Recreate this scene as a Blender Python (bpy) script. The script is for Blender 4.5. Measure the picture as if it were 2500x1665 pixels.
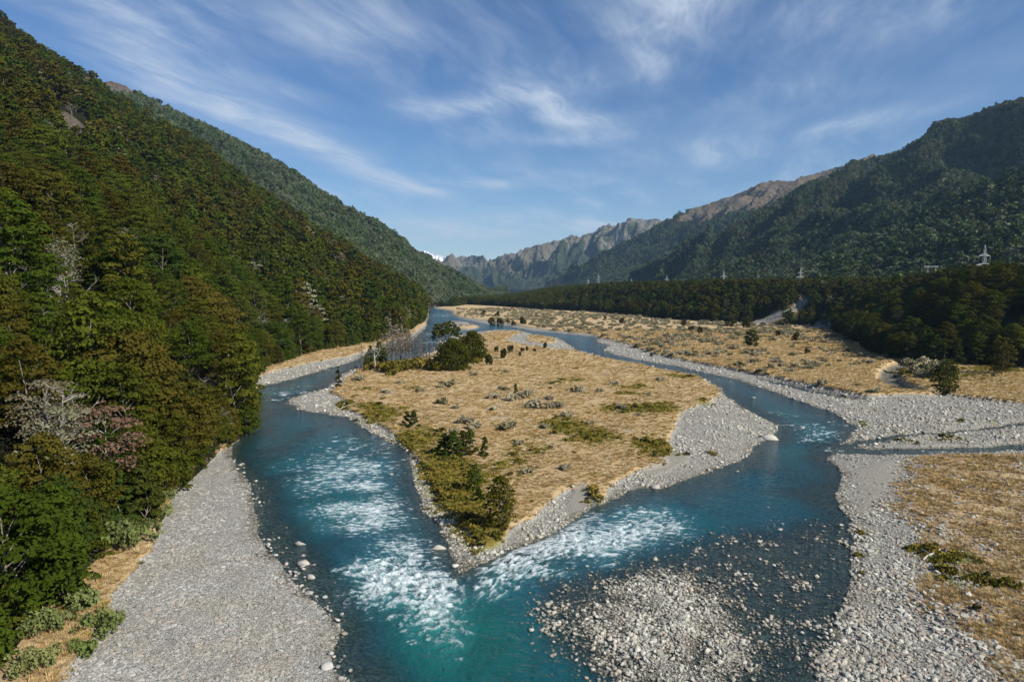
import bpy, math, random
import numpy as np

# ------------------------------------------------------------------ scene, camera, light
SC = bpy.context.scene
for o in list(bpy.data.objects): bpy.data.objects.remove(o)
COL = SC.collection
R = math.radians
CAMH, FPX, HORIZON = 35.0, 1667.0, 705.0          # metres; focal length and horizon on a 2500 px wide frame
PITCH = math.atan((832.5 - HORIZON) / FPX)

cam = bpy.data.cameras.new('camera'); cam.sensor_width = 36.0; cam.lens = 36.0 * FPX / 2500.0
cam.clip_start = 0.5; cam.clip_end = 60000.0
cam_o = bpy.data.objects.new('camera', cam); COL.objects.link(cam_o)
cam_o.location = (0, 0, CAMH); cam_o.rotation_euler = (R(90) - PITCH, 0, 0)
SC.camera = cam_o

SUN_EL, SUN_BEHIND = R(35), R(34)                 # the sun stands to the right, a little behind the camera
SUN_DIR = (math.cos(SUN_EL) * math.cos(SUN_BEHIND), -math.cos(SUN_EL) * math.sin(SUN_BEHIND), math.sin(SUN_EL))
sun = bpy.data.lights.new('sun', 'SUN'); sun.energy = 5.0; sun.angle = R(0.53); sun.color = (1.0, 0.93, 0.82)
sun_o = bpy.data.objects.new('sun', sun); COL.objects.link(sun_o)
sun_o.location = (200, -100, 300)
from mathutils import Vector, Matrix
sun_o.rotation_euler = Vector(SUN_DIR).to_track_quat('Z', 'Y').to_euler()

SC.view_settings.view_transform = 'Standard'; SC.view_settings.look = 'None'
SC.view_settings.exposure = 0.60; SC.view_settings.gamma = 1.0; SC.view_settings.use_curve_mapping = False
SC.render.engine = 'CYCLES'
cy = SC.cycles
cy.max_bounces = 6; cy.diffuse_bounces = 2; cy.glossy_bounces = 2; cy.transmission_bounces = 3
cy.transparent_max_bounces = 6; cy.volume_bounces = 0; cy.sample_clamp_indirect = 6.0
cy.use_adaptive_sampling = True; cy.adaptive_threshold = 0.02
try:
    cy.use_denoising = True; cy.denoiser = 'OPENIMAGEDENOISE'; cy.denoising_prefilter = 'ACCURATE'
except Exception: pass

# ------------------------------------------------------------------ node helpers
def node(nt, typ, **kw):
    n = nt.nodes.new(typ)
    for k, v in kw.items(): setattr(n, k, v)
    return n
class G:
    """tiny shader-graph builder: values are sockets or constants"""
    def __init__(s, nt): s.nt = nt
    def put(s, sock, v):
        if isinstance(v, bpy.types.NodeSocket): s.nt.links.new(v, sock)
        elif v is not None:
            try: sock.default_value = v
            except Exception: sock.default_value = tuple(v) + (1.0,)
    def m(s, op, a, b=None, c=None, clamp=False):
        n = node(s.nt, 'ShaderNodeMath', operation=op, use_clamp=clamp)
        for i, v in enumerate((a, b, c)):
            if v is not None: s.put(n.inputs[i], v)
        return n.outputs[0]
    def v(s, op, a, b=None, scale=None):
        n = node(s.nt, 'ShaderNodeVectorMath', operation=op)
        s.put(n.inputs[0], a)
        if b is not None: s.put(n.inputs[1], b)
        if scale is not None: s.put(n.inputs['Scale'], scale)
        return n.outputs['Value'] if op in ('DOT_PRODUCT', 'LENGTH') else n.outputs[0]
    def mix(s, f, a, b, blend='MIX'):
        n = node(s.nt, 'ShaderNodeMix', data_type='RGBA', blend_type=blend)
        s.put(n.inputs[0], f); s.put(n.inputs[6], col4(a)); s.put(n.inputs[7], col4(b))
        return n.outputs[2]
    def noise(s, vec, scale, detail=4, rough=0.55, dist=0.0, out='Fac', lac=2.0):
        n = node(s.nt, 'ShaderNodeTexNoise')
        if vec is not None: s.put(n.inputs['Vector'], vec)
        s.put(n.inputs['Scale'], scale); s.put(n.inputs['Detail'], detail); s.put(n.inputs['Roughness'], rough)
        s.put(n.inputs['Distortion'], dist); s.put(n.inputs['Lacunarity'], lac)
        return n.outputs[out]
    def voro(s, vec, scale, feature='F1', out='Distance', rnd=1.0):
        n = node(s.nt, 'ShaderNodeTexVoronoi', feature=feature)
        if vec is not None: s.put(n.inputs['Vector'], vec)
        s.put(n.inputs['Scale'], scale); s.put(n.inputs['Randomness'], rnd)
        return n.outputs[out]
    def ramp(s, f, lo, hi, a=0.0, b=1.0, smooth=True):
        n = node(s.nt, 'ShaderNodeMapRange', clamp=True)
        n.interpolation_type = 'SMOOTHSTEP' if smooth else 'LINEAR'
        s.put(n.inputs[0], f); s.put(n.inputs[1], lo); s.put(n.inputs[2], hi); s.put(n.inputs[3], a); s.put(n.inputs[4], b)
        return n.outputs[0]
    def attr(s, name, out='Fac'):
        n = node(s.nt, 'ShaderNodeAttribute', attribute_name=name); return n.outputs[out]
    def pos(s): return node(s.nt, 'ShaderNodeNewGeometry').outputs['Position']
    def sep(s, v):
        n = node(s.nt, 'ShaderNodeSeparateXYZ'); s.put(n.inputs[0], v); return n.outputs
    def comb(s, x, y, z):
        n = node(s.nt, 'ShaderNodeCombineXYZ')
        for i, q in enumerate((x, y, z)): s.put(n.inputs[i], q)
        return n.outputs[0]
    def info(s, out): return node(s.nt, 'ShaderNodeObjectInfo').outputs[out]
    def bump(s, h, dist=0.1, strength=1.0):
        n = node(s.nt, 'ShaderNodeBump'); s.put(n.inputs['Height'], h)
        n.inputs['Distance'].default_value = dist; n.inputs['Strength'].default_value = strength
        return n.outputs[0]
def col4(c):
    return c if isinstance(c, bpy.types.NodeSocket) or len(c) == 4 else (c[0], c[1], c[2], 1.0)

def material(name):
    m = bpy.data.materials.new(name); m.use_nodes = True
    nt = m.node_tree; nt.nodes.clear()
    out = node(nt, 'ShaderNodeOutputMaterial')
    return m, G(nt), out
def principled(g, base, rough=0.8, normal=None, spec=0.3, **kw):
    p = node(g.nt, 'ShaderNodeBsdfPrincipled')
    g.put(p.inputs['Base Color'], col4(base)); g.put(p.inputs['Roughness'], rough)
    p.inputs['Specular IOR Level'].default_value = spec
    if normal is not None: g.put(p.inputs['Normal'], normal)
    for k, v in kw.items(): g.put(p.inputs[k], v)
    return p.outputs[0]

# ------------------------------------------------------------------ sky with thin cirrus
W = bpy.data.worlds.new('World'); SC.world = W; W.use_nodes = True
nt = W.node_tree; nt.nodes.clear(); g = G(nt)
sky = node(nt, 'ShaderNodeTexSky', sky_type='NISHITA', sun_disc=False)
sky.sun_elevation = SUN_EL; sky.sun_rotation = math.atan2(SUN_DIR[0], SUN_DIR[1])
sky.altitude = 600; sky.air_density = 1.0; sky.dust_density = 0.1; sky.ozone_density = 3.0
dirn = node(nt, 'ShaderNodeTexCoord').outputs['Generated']
sx, sy, sz = g.sep(dirn)
# a flat layer high above: where the line of sight meets it
inv = g.m('DIVIDE', 1.0, g.m('ADD', g.m('MAXIMUM', sz, 0.0), 0.06))
px, py = g.m('MULTIPLY', sx, inv), g.m('MULTIPLY', sy, inv)
layer = g.comb(px, py, 0.0)
warp = g.noise(layer, 0.9, 3, 0.5, out='Color')
layer_w = g.v('ADD', layer, g.v('SCALE', g.v('SUBTRACT', warp, (0.5, 0.5, 0.5)), scale=0.38))
def cirrus(angle, sc_along, sc_across, scale, detail=4, rough=0.62):
    mp = node(nt, 'ShaderNodeMapping', vector_type='TEXTURE'); g.put(mp.inputs['Vector'], layer_w)
    mp.inputs['Rotation'].default_value = (0, 0, angle); mp.inputs['Scale'].default_value = (sc_along, sc_across, 1)
    return g.noise(mp.outputs[0], scale, detail, rough, 0.3)
c1 = cirrus(R(76), 1.9, 0.62, 1.5)
c2 = cirrus(R(68), 1.5, 0.5, 2.6, 6, 0.68)
big = g.noise(layer, 0.55, 3, 0.5)
fib = g.ramp(c1, 0.36, 0.72)
wisp = g.m('MULTIPLY', fib, g.ramp(c2, 0.25, 0.75))
cl = g.m('MULTIPLY', wisp, g.ramp(big, 0.34, 0.6))
veil = g.m('MULTIPLY', g.ramp(c1, 0.3, 0.7), 0.09)
# the larger bands of cloud, as stretched patches of that same layer: (x, y, direction, half length, half width, weight)
def view_dir(u, v):
    a, b = (u - 1250.0) / FPX, (832.5 - v) / FPX
    return np.array([a, math.cos(PITCH) + b * math.sin(PITCH), -math.sin(PITCH) + b * math.cos(PITCH)])
def sky_xy(u, v):
    d = view_dir(u, v); d = d / np.linalg.norm(d)
    return d[:2] / (max(d[2], 0) + 0.06)
BANDS = [((215, 70), (520, 250), .11, .7), ((430, 200), (740, 330), .15, 1.0), ((640, 300), (930, 430), .15, 1.0), ((480, 150), (800, 260), .10, .6),
         ((180, -10), (520, 130), .12, .5), ((780, -20), (900, 90), .22, .7), ((1010, 290), (1180, 245), .16, 1.0),
         ((1315, 190), (1370, 270), .11, .9), ((1340, 285), (1510, 310), .14, 1.0), ((1290, 345), (1500, 335), .12, .8),
         ((1500, 60), (1720, 10), .20, .9), ((1530, 60), (1570, 210), .12, .7), ((2020, 330), (2270, 265), .13, .75),
         ((920, 440), (1080, 480), .16, .8), ((1120, 440), (1260, 450), .16, .6), ((890, 560), (1400, 575), .9, .9),
         ((1420, 555), (1520, 550), .45, 1.6), ((890, 545), (930, 548), .25, 1.0), ((1900, 100), (2300, 40), .3, .3), ((1650, 340), (1850, 400), .35, .4)]
band_sum = None
for (a, b, wid, wt) in BANDS:
    A, B = sky_xy(*a), sky_xy(*b)
    c, t = (A + B) / 2, (B - A) / 2
    L = np.linalg.norm(t); t = t / L; L *= 1.15
    q = g.v('SUBTRACT', layer_w, (c[0], c[1], 0.0))
    e1 = g.v('DOT_PRODUCT', q, (t[0] / L, t[1] / L, 0.0)); e2 = g.v('DOT_PRODUCT', q, (-t[1] / wid, t[0] / wid, 0.0))
    d2 = g.m('MULTIPLY_ADD', e1, e1, g.m('MULTIPLY', e2, e2))
    k = g.m('MULTIPLY', g.m('POWER', 2.718, g.m('MULTIPLY', d2, -1.0)), wt)
    band_sum = k if band_sum is None else g.m('ADD', band_sum, k)
streak = g.m('MULTIPLY', band_sum, g.m('MULTIPLY_ADD', g.ramp(c2, 0.30, 0.72), 0.62, 0.26))
cover = g.m('ADD', g.m('ADD', g.m('MULTIPLY', cl, 0.52), veil), g.m('MULTIPLY', streak, 0.85))
cover = g.m('MINIMUM', cover, 0.82)
cover = g.m('MULTIPLY', cover, g.ramp(sz, -0.01, 0.05))
skyblue = g.mix(1.0, sky.outputs[0], g.mix(g.ramp(sz, 0.02, 0.34, smooth=False), (0.94, 1.0, 1.07), (0.51, 0.77, 1.04)), 'MULTIPLY')
skycol = g.mix(cover, skyblue, (6.0, 6.9, 8.2))
bg = node(nt, 'ShaderNodeBackground'); g.put(bg.inputs[0], skycol); bg.inputs[1].default_value = 0.067
W.cycles.sampling_method = 'MANUAL'; W.cycles.sample_map_resolution = 256
wo = node(nt, 'ShaderNodeOutputWorld'); nt.links.new(bg.outputs[0], wo.inputs[0])

# ------------------------------------------------------------------ numbers: noise, rays, polygons
rng = np.random.default_rng(7); random.seed(7)
PERM = np.random.default_rng(3).permutation(512).astype(np.int64)
GRAD = np.random.default_rng(4).normal(size=(512, 2)); GRAD /= np.linalg.norm(GRAD, axis=1)[:, None]
def pn(x, y):
    """2-D gradient noise, about -0.7..0.7"""
    x = np.asarray(x, float); y = np.asarray(y, float)
    xi, yi = np.floor(x).astype(np.int64), np.floor(y).astype(np.int64)
    fx, fy = x - xi, y - yi
    def h(i, j): return GRAD[PERM[(PERM[i & 511] + j) & 511]]
    def d(i, j):
        gr = h(xi + i, yi + j); return gr[..., 0] * (fx - i) + gr[..., 1] * (fy - j)
    wx, wy = fx * fx * fx * (fx * (fx * 6 - 15) + 10), fy * fy * fy * (fy * (fy * 6 - 15) + 10)
    a = d(0, 0) * (1 - wx) + d(1, 0) * wx; b = d(0, 1) * (1 - wx) + d(1, 1) * wx
    return a * (1 - wy) + b * wy
def fbm(x, y, octv=4, gain=0.5):
    s, a = 0.0, 1.0
    for i in range(octv):
        s = s + a * pn(x * 2 ** i + 17.3 * i, y * 2 ** i + 9.1 * i); a *= gain
    return s
def ss(x, lo, hi):
    t = np.clip((np.asarray(x, float) - lo) / (hi - lo), 0, 1); return t * t * (3 - 2 * t)
def gp(u, v, z=0.0):
    """where the line of sight through (u, v) of the photograph meets height z"""
    d = view_dir(u, v); t = (z - CAMH) / d[2]; return np.array([d[0] * t, d[1] * t])
def at(u, v, Y):
    d = view_dir(u, v); t = Y / d[1]; return np.array([d[0] * t, Y, CAMH + d[2] * t])
def poly(pts): return np.array([p if len(p) == 3 and False else gp(*p) for p in pts])
def seg_dist(x, y, P, closed=True):
    best = np.full(x.shape, 1e18); n = len(P)
    for i in range(n if closed else n - 1):
        ax, ay = P[i]; bx, by = P[(i + 1) % n]
        dx, dy = bx - ax, by - ay; L = dx * dx + dy * dy + 1e-12
        t = np.clip(((x - ax) * dx + (y - ay) * dy) / L, 0, 1)
        np.minimum(best, (x - ax - t * dx) ** 2 + (y - ay - t * dy) ** 2, out=best)
    return np.sqrt(best)
def inside(x, y, P):
    c = np.zeros(x.shape, bool); n = len(P); j = n - 1
    for i in range(n):
        xi, yi = P[i]; xj, yj = P[j]
        if yi != yj:
            c ^= ((yi > y) != (yj > y)) & (x < (xj - xi) * (y - yi) / (yj - yi) + xi)
        j = i
    return c
def sd(x, y, P):
    d = seg_dist(x, y, P); return np.where(inside(x, y, P), d, -d)

# ------------------------------------------------------------------ the plan of the valley, traced on the ground
W3 = lambda *p: [np.array(q, float) for q in p]
LEFT_SHORE = [gp(*p) for p in [(900, 1850), (845, 1665), (815, 1637), (807, 1603), (820, 1573), (832, 1543), (815, 1510), (777, 1480), (730, 1437),
    (696, 1395), (662, 1352), (628, 1306), (624, 1255), (611, 1191), (571, 1140), (563, 1095), (585, 1072), (606, 1040), (612, 1005), (610, 965), (626, 946),
    (686, 933), (758, 913), (850, 886), (900, 866), (950, 848), (1008, 832), (1040, 800), (1045, 776), (1047, 752), (1040, 745)]]
RIGHT_SHORE = [gp(*p) for p in [(1062, 745), (1060, 753), (1081, 756), (1102, 760), (1104, 769), (1127, 778), (1159, 784.5), (1180, 790), (1212, 792), (1261, 800),
    (1297, 807), (1361, 813), (1450, 822), (1464, 836), (1484, 843), (1475, 855), (1504, 868), (1558, 879), (1650, 894), (1722, 911), (1797, 926), (1882, 955),
    (1967, 985), (2031, 1006), (2073, 1032), (2094, 1046), (2069, 1070), (2048, 1091), (2014, 1121), (2048, 1138), (2056, 1172), (2039, 1218), (2060, 1248), (2090, 1276),
    (2069, 1295), (2086, 1318), (2077, 1363), (2082, 1410), (2069, 1456), (2043, 1503), (2033, 1560), (2000, 1610), (1995, 1662), (1960, 1850)]]
RIVER = np.array([np.array([-22, 12.0])] + [np.array([-18, 30.0])] + LEFT_SHORE + RIGHT_SHORE + [np.array([26, 30.0]), np.array([28, 12.0])])
ISLAND = poly([(1125, 1400), (1101, 1354), (1091, 1323), (1067, 1272), (1033, 1248), (1030, 1218), (1013, 1190), (1006, 1146), (999, 1109), (972, 1085), (931, 1068), (890, 1044),
    (846, 1020), (792, 1009), (734, 1002), (722, 994), (704, 980), (722, 969), (794, 948), (800, 946), (814, 933), (836, 915), (872, 895), (940, 888), (1000, 878), (1060, 858), (1070, 838), (1100, 822),
    (1136, 814), (1208, 805), (1269, 806), (1305, 818), (1359, 825), (1392, 843), (1406, 855), (1486, 875), (1558, 888), (1650, 908), (1704, 916), (1755, 945), (1768, 964),
    (1797, 985), (1852, 1019), (1905, 1040), (1880, 1068), (1840, 1087), (1835, 1104), (1797, 1129), (1738, 1150), (1670, 1172), (1615, 1193), (1551, 1193), (1508, 1214),
    (1448, 1235), (1397, 1275), (1346, 1303), (1278, 1330), (1210, 1357), (1176, 1377)])
ISLAND_GRASS = poly([(1173, 1347), (1135, 1306), (1091, 1269), (1071, 1231), (1043, 1170), (1009, 1116), (972, 1078), (931, 1048), (890, 1024), (863, 1010), (850, 1006), (835, 980),
    (808, 966), (820, 951), (842, 930), (878, 905), (945, 893), (1005, 883), (1075, 862), (1090, 840), (1130, 828), (1180, 816), (1240, 811), (1275, 813), (1250, 826), (1235, 838), (1290, 848), (1400, 860), (1486, 880), (1558, 893), (1650, 913), (1704, 921),
    (1750, 948), (1761, 964), (1742, 983), (1704, 998), (1666, 1015), (1640, 1083), (1632, 1142), (1559, 1159), (1500, 1190), (1470, 1238), (1441, 1211), (1397, 1204), (1346, 1235), (1309, 1275), (1258, 1299), (1213, 1343)])
SPIT_GRASS = poly([(1280, 826), (1310, 821), (1345, 826), (1362, 836), (1340, 842), (1295, 839)])
ISLET = poly([(1078, 792), (1105, 783), (1140, 786), (1172, 797), (1168, 802), (1140, 807), (1115, 804), (1095, 797)])
ISLET_GRASS = poly([(1118, 800), (1140, 795), (1168, 797), (1165, 801), (1140, 805), (1122, 804)])
RIGHT_FLAT = np.array([gp(*p) for p in [(1064, 752), (1085, 755), (1106, 760), (1110, 769), (1130, 776), (1162, 781), (1200, 786), (1262, 796), (1300, 803), (1361, 811), (1450, 819), (1472, 828), (1522, 841), (1576, 862), (1650, 880), (1758, 902),
    (1867, 923), (1975, 945), (2047, 963), (2120, 976), (2179, 974), (2307, 972), (2400, 985), (2500, 996), (2900, 1030)]] + W3((700, 150), (2600, 400), (2600, 2500), (150, 2500)))
BROWN_FIELD = np.array([gp(*p) for p in [(2800, 1100), (2500, 1118), (2300, 1117), (2222, 1124), (2205, 1163), (2175, 1240), (2184, 1258), (2263, 1298), (2243, 1334), (2255, 1370), (2279, 1400),
    (2240, 1440), (2227, 1478), (2296, 1521), (2378, 1554), (2411, 1610), (2434, 1662), (2500, 1850)]] + W3((62, 40), (140, 40)))
LEFT_STRIP = np.array([gp(*p) for p in [(552, 1102), (501, 1140), (450, 1195), (425, 1229), (395, 1300), (374, 1369), (348, 1382), (323, 1425), (289, 1463), (280, 1501), (290, 1527), (246, 1552),
    (229, 1599), (204, 1633), (183, 1662), (100, 1850)]] + W3((-40, 20), (-90, 20), (-110, 160)) + [gp(585, 1070)])
LEFT_STRIP2 = np.array([gp(*p) for p in [(612, 935), (650, 918), (686, 907), (776, 887), (850, 874), (900, 858), (946, 838), (1000, 822), (1036, 798), (1042, 776), (1044, 748)]] + W3((-135, 1500), (-400, 1500), (-400, 200), (-130, 200)))
FOREST_R = np.array([gp(*p) for p in [(1062, 742), (1066, 750), (1105, 751), (1140, 746), (1222, 750), (1341, 760), (1450, 764), (1558, 775), (1650, 785), (1747, 790), (1812, 792), (1903, 801), (1975, 799), (2058, 822), (2094, 838),
    (2130, 866), (2191, 888), (2336, 901), (2480, 908), (2900, 935)]] + W3((700, 240), (3500, 600), (3500, 9000), (-130, 9000), (-130, 2000)))
SAND = poly([(1559, 1160), (1600, 1135), (1640, 1112), (1690, 1105), (1680, 1130), (1640, 1152), (1590, 1170)])
SAND2 = poly([(1397, 1206), (1420, 1190), (1445, 1212), (1435, 1240), (1400, 1262), (1380, 1235)])
MUD = poly([(2055, 1150), (2110, 1128), (2212, 1128), (2198, 1170), (2168, 1245), (2112, 1266), (2078, 1250), (2062, 1218), (2070, 1178)])
POND = poly([(1840, 922), (1930, 938), (2020, 960), (2110, 977), (2122, 984), (2050, 976), (1960, 957), (1880, 938)])
STREAM1 = np.array([gp(*p) for p in [(2700, 1015), (2500, 1036), (2400, 1050), (2310, 1058), (2200, 1066), (2130, 1078), (2060, 1092)]])
STREAM2 = np.array([gp(*p) for p in [(2700, 1080), (2500, 1093), (2400, 1100), (2285, 1103), (2200, 1103), (2137, 1104), (2018, 1100)]])
CREEK = np.array([gp(*p) for p in [(2215, 893), (2190, 900), (2172, 916), (2170, 932), (2195, 950), (2240, 962), (2290, 966)]])
SHOAL = poly([(1343, 1487), (1380, 1430), (1465, 1398), (1593, 1355), (1760, 1300), (1960, 1270), (2070, 1290), (2120, 1400), (2080, 1500), (2030, 1665), (2000, 1850), (1530, 1850), (1487, 1665), (1455, 1625), (1380, 1561)])
SHOAL_DENSE = poly([(1343, 1487), (1380, 1432), (1465, 1403), (1590, 1368), (1700, 1400), (1790, 1470), (1830, 1560), (1835, 1665), (1800, 1850), (1530, 1850), (1487, 1665), (1455, 1625), (1380, 1561)])
SHALLOW_L = poly([(600, 1130), (650, 1170), (690, 1250), (740, 1300), (830, 1400), (870, 1500), (850, 1600), (860, 1700), (700, 1700), (600, 1300), (560, 1100)])
# open ground where a slip has left bare gravel in the forest edge
SLIP = poly([(1990, 716), (2000, 735), (1975, 760), (1930, 780), (1870, 795), (1820, 796), (1850, 780), (1905, 762), (1950, 740), (1975, 718)]) if False else None

def ell(x, y, spots):
    """sum of soft ellipses given as (u, v, half width px, half height px, weight) on the photograph's ground"""
    r = np.zeros(x.shape)
    for (u, v, du, dv, w) in spots:
        c = gp(u, v); a = abs(gp(u + du, v)[0] - c[0]); b = abs(gp(u, v - dv)[1] - gp(u, v + dv)[1]) / 2
        r = r + w * np.exp(-((x - c[0]) / a) ** 2 - ((y - c[1]) / b) ** 2)
    return r
GREEN = [(1180, 1310, 60, 40, 1.2), (1120, 1220, 75, 65, 1.1), (1075, 1150, 75, 45, 1.05), (1010, 1080, 80, 32, 1.05), (935, 1022, 60, 20, 1.0), (840, 993, 20, 12, 1), (900, 1000, 45, 10, .8),
    (1370, 1050, 60, 22, 1.0), (1440, 1080, 50, 22, .7), (1530, 1010, 75, 12, 1.1), (1620, 1005, 50, 14, .9), (1600, 1105, 60, 30, 1.0), (1465, 1075, 40, 15, .9), (1545, 955, 50, 6, 1.0), (1540, 972, 45, 5, 1.0),
    (1660, 925, 40, 5, .9), (1400, 938, 35, 4, .9), (1345, 945, 30, 4, .7), (885, 960, 40, 5, .8), (1010, 958, 35, 4, .8), (1060, 905, 45, 6, .9), (1450, 1225, 20, 20, 1.2), (1720, 990, 20, 6, .9), (1250, 1150, 60, 40, .5),
    (1310, 1110, 60, 25, .5), (2320, 930, 120, 18, .5), (2440, 915, 90, 8, .9), (1750, 870, 60, 4, .3), (1950, 815, 60, 4, .6), (2000, 850, 70, 6, .3), (2220, 920, 40, 14, .6)]
GREEN_R = [(2320, 1372, 70, 18, 1.3), (2360, 1430, 75, 25, 1.3), (2250, 1355, 25, 15, 1.0), (2210, 1082, 20, 6, 1.2), (2300, 1078, 45, 7, 1.0), (2350, 1080, 22, 6, 1.2), (2340, 1036, 20, 4, .9), (2420, 1038, 12, 4, 1), (2100, 1035, 16, 12, .7),
    (2130, 1310, 40, 60, .35), (2100, 1400, 30, 60, .35), (2080, 1540, 30, 60, .35)]

def terrain(x, y, full=True):
    """height of the ground and what lies on it, anywhere in the valley"""
    x = np.asarray(x, float).ravel(); y = np.asarray(y, float).ravel()
    far = y > 1500
    wob = 0.8 * np.clip(y / 150, 0.4, 3)
    jx = x + wob * fbm(x / 6, y / 6, 3) ; jy = y + wob * fbm(x / 6 + 40, y / 6, 3) * 1.5
    sRiver = np.where(far, -500.0, sd(jx, jy, RIVER))
    sIs, sIt = sd(jx, jy, ISLAND), sd(jx, jy, ISLET)
    water = np.minimum(sRiver, np.minimum(-sIs, -sIt))           # metres from the shore, + in the water
    dS = np.minimum(seg_dist(jx, jy, STREAM1, False) - 1.3, seg_dist(jx, jy, STREAM2, False) - 2.6)
    pond = sd(jx, jy, POND)
    creek = seg_dist(jx, jy, CREEK, False)
    shoal = ss(sd(jx, jy, SHOAL), -4, 8) * (y < 200); dense = ss(sd(jx, jy, SHOAL_DENSE), -5, 6) * (y < 200)
    grass = np.maximum.reduce([sd(jx, jy, ISLAND_GRASS), sd(jx, jy, SPIT_GRASS), sd(jx, jy, ISLET_GRASS), sd(jx, jy, RIGHT_FLAT), sd(jx, jy, LEFT_STRIP), sd(jx, jy, LEFT_STRIP2)])
    brown = sd(jx, jy, BROWN_FIELD)
    forest = sd(jx, jy, FOREST_R)
    # heights
    shallow = np.maximum(shoal, 0.75 * ss(sd(jx, jy, SHALLOW_L), -2, 3) * (y < 200))
    depth = 1.7 * (1 - np.exp(-np.maximum(water, 0) / 6.0)) * (0.75 + 0.5 * fbm(x / 9, y / 14, 3))
    depth = np.clip(depth, 0, 2.2)
    depth = depth * (1 - 0.86 * shallow) + 0.02
    depth = depth * (1 - dense) + dense * (0.0 - 0.30 * (fbm(x / 3.2 + 3, y / 4.0, 4) + 0.22))
    dry = -water
    land = 0.06 + 0.75 * (1 - np.exp(-np.maximum(dry, 0) / 14.0)) + 0.10 * fbm(x / 4, y / 5, 3)
    g1 = ss(grass, 0.0, 1.0); g2 = ss(brown, -2.5, 5)
    land = land + (0.7 + 0.5 * (sd(jx, jy, RIGHT_FLAT) > -2)) * g1 + 0.35 * g2 + g1 * 0.28 * fbm(x / 11, y / 13, 4) + g2 * 0.25 * fbm(x / 6, y / 7, 4)
    z = np.where(water > 0, -depth, land)
    st = ss(-dS, -2.2, 1.0) * (water < 0); z = z * (1 - st) + (-0.16) * st
    pd = ss(pond, -0.6, 1.2); z = z * (1 - pd) + (-0.2) * pd
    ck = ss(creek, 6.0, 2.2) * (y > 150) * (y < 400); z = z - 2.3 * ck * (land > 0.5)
    slope = ss(x, -40, 190) * ss(y, 200, 260)
    rise = (28.0 + 2.5 * ss(x, 120, 300) * ss(y, 800, 300)) * ss(forest, 0, 62) * slope * (1 + 0.10 * fbm(x / 60, y / 60, 3))
    z = z + rise * (water < 0)
    if not full: return z
    green = ell(x, y, GREEN + GREEN_R)
    sand = np.maximum.reduce([ss(sd(x, y, SAND), -0.6, 1.0), ss(sd(x, y, SAND2), -0.5, 0.6), ss(sd(jx, jy, MUD), -0.5, 3.0)])
    return dict(z=z, water=water, stream=-dS, grass=g1, grassd=grass, brown=g2, forest=ss(forest, -1, 5), forestd=forest, green=green, sand=sand, shoal=shoal, dense=dense, island=sIs, islet=sIt, creek=ck, pond=pd, shallow=shallow)

# ------------------------------------------------------------------ mesh helpers
def link(o, parent=None):
    COL.objects.link(o)
    if parent is not None: o.parent = parent
    return o
def tag(o, label=None, category=None, group=None, kind=None):
    for k, v in (('label', label), ('category', category), ('group', group), ('kind', kind)):
        if v: o[k] = v
    return o
def mesh_np(name, V, Fc, mat=None, smooth=True, attrs=None):
    """mesh from numpy vertices and an (n, 3) or (n, 4) face array"""
    V = np.asarray(V, np.float32); me = bpy.data.meshes.new(name)
    me.vertices.add(len(V)); me.vertices.foreach_set('co', V.ravel())
    if Fc is not None and len(Fc):
        Fc = np.asarray(Fc, np.int32); k = Fc.shape[1]
        me.loops.add(Fc.size); me.loops.foreach_set('vertex_index', Fc.ravel())
        me.polygons.add(len(Fc)); me.polygons.foreach_set('loop_start', np.arange(0, Fc.size, k, dtype=np.int32))
        me.polygons.foreach_set('loop_total', np.full(len(Fc), k, np.int32))
        me.polygons.foreach_set('use_smooth', np.full(len(Fc), smooth, bool))
    for nm, arr in (attrs or {}).items():
        arr = np.asarray(arr)
        t = 'FLOAT_VECTOR' if arr.ndim == 2 else ('INT' if arr.dtype.kind == 'i' else 'FLOAT')
        a = me.attributes.new(nm, t, 'POINT')
        a.data.foreach_set('vector' if arr.ndim == 2 else 'value', arr.astype(np.int32 if t == 'INT' else np.float32).ravel())
    me.update(calc_edges=True); me.validate(clean_customdata=False)
    if mat: me.materials.append(mat)
    return me
def obj(name, me, parent=None): return link(bpy.data.objects.new(name, me), parent)
def empty(name, loc, rz=0.0, sc=1.0):
    o = bpy.data.objects.new(name, None); COL.objects.link(o); o.location = loc; o.rotation_euler = (0, 0, rz); o.scale = (sc,) * 3
    o.empty_display_size = 0.3
    return o
def grid_faces(nr, nc, keep=None):
    i = np.arange(nr * nc).reshape(nr, nc)
    Fc = np.stack([i[:-1, :-1], i[:-1, 1:], i[1:, 1:], i[1:, :-1]], -1).reshape(-1, 4)
    return Fc if keep is None else Fc[keep]
def compact(V, Fc, attrs):
    used = np.unique(Fc); m = np.zeros(len(V), np.int64); m[used] = np.arange(len(used))
    return V[used], m[Fc], {k: a[used] for k, a in attrs.items()}

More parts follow.
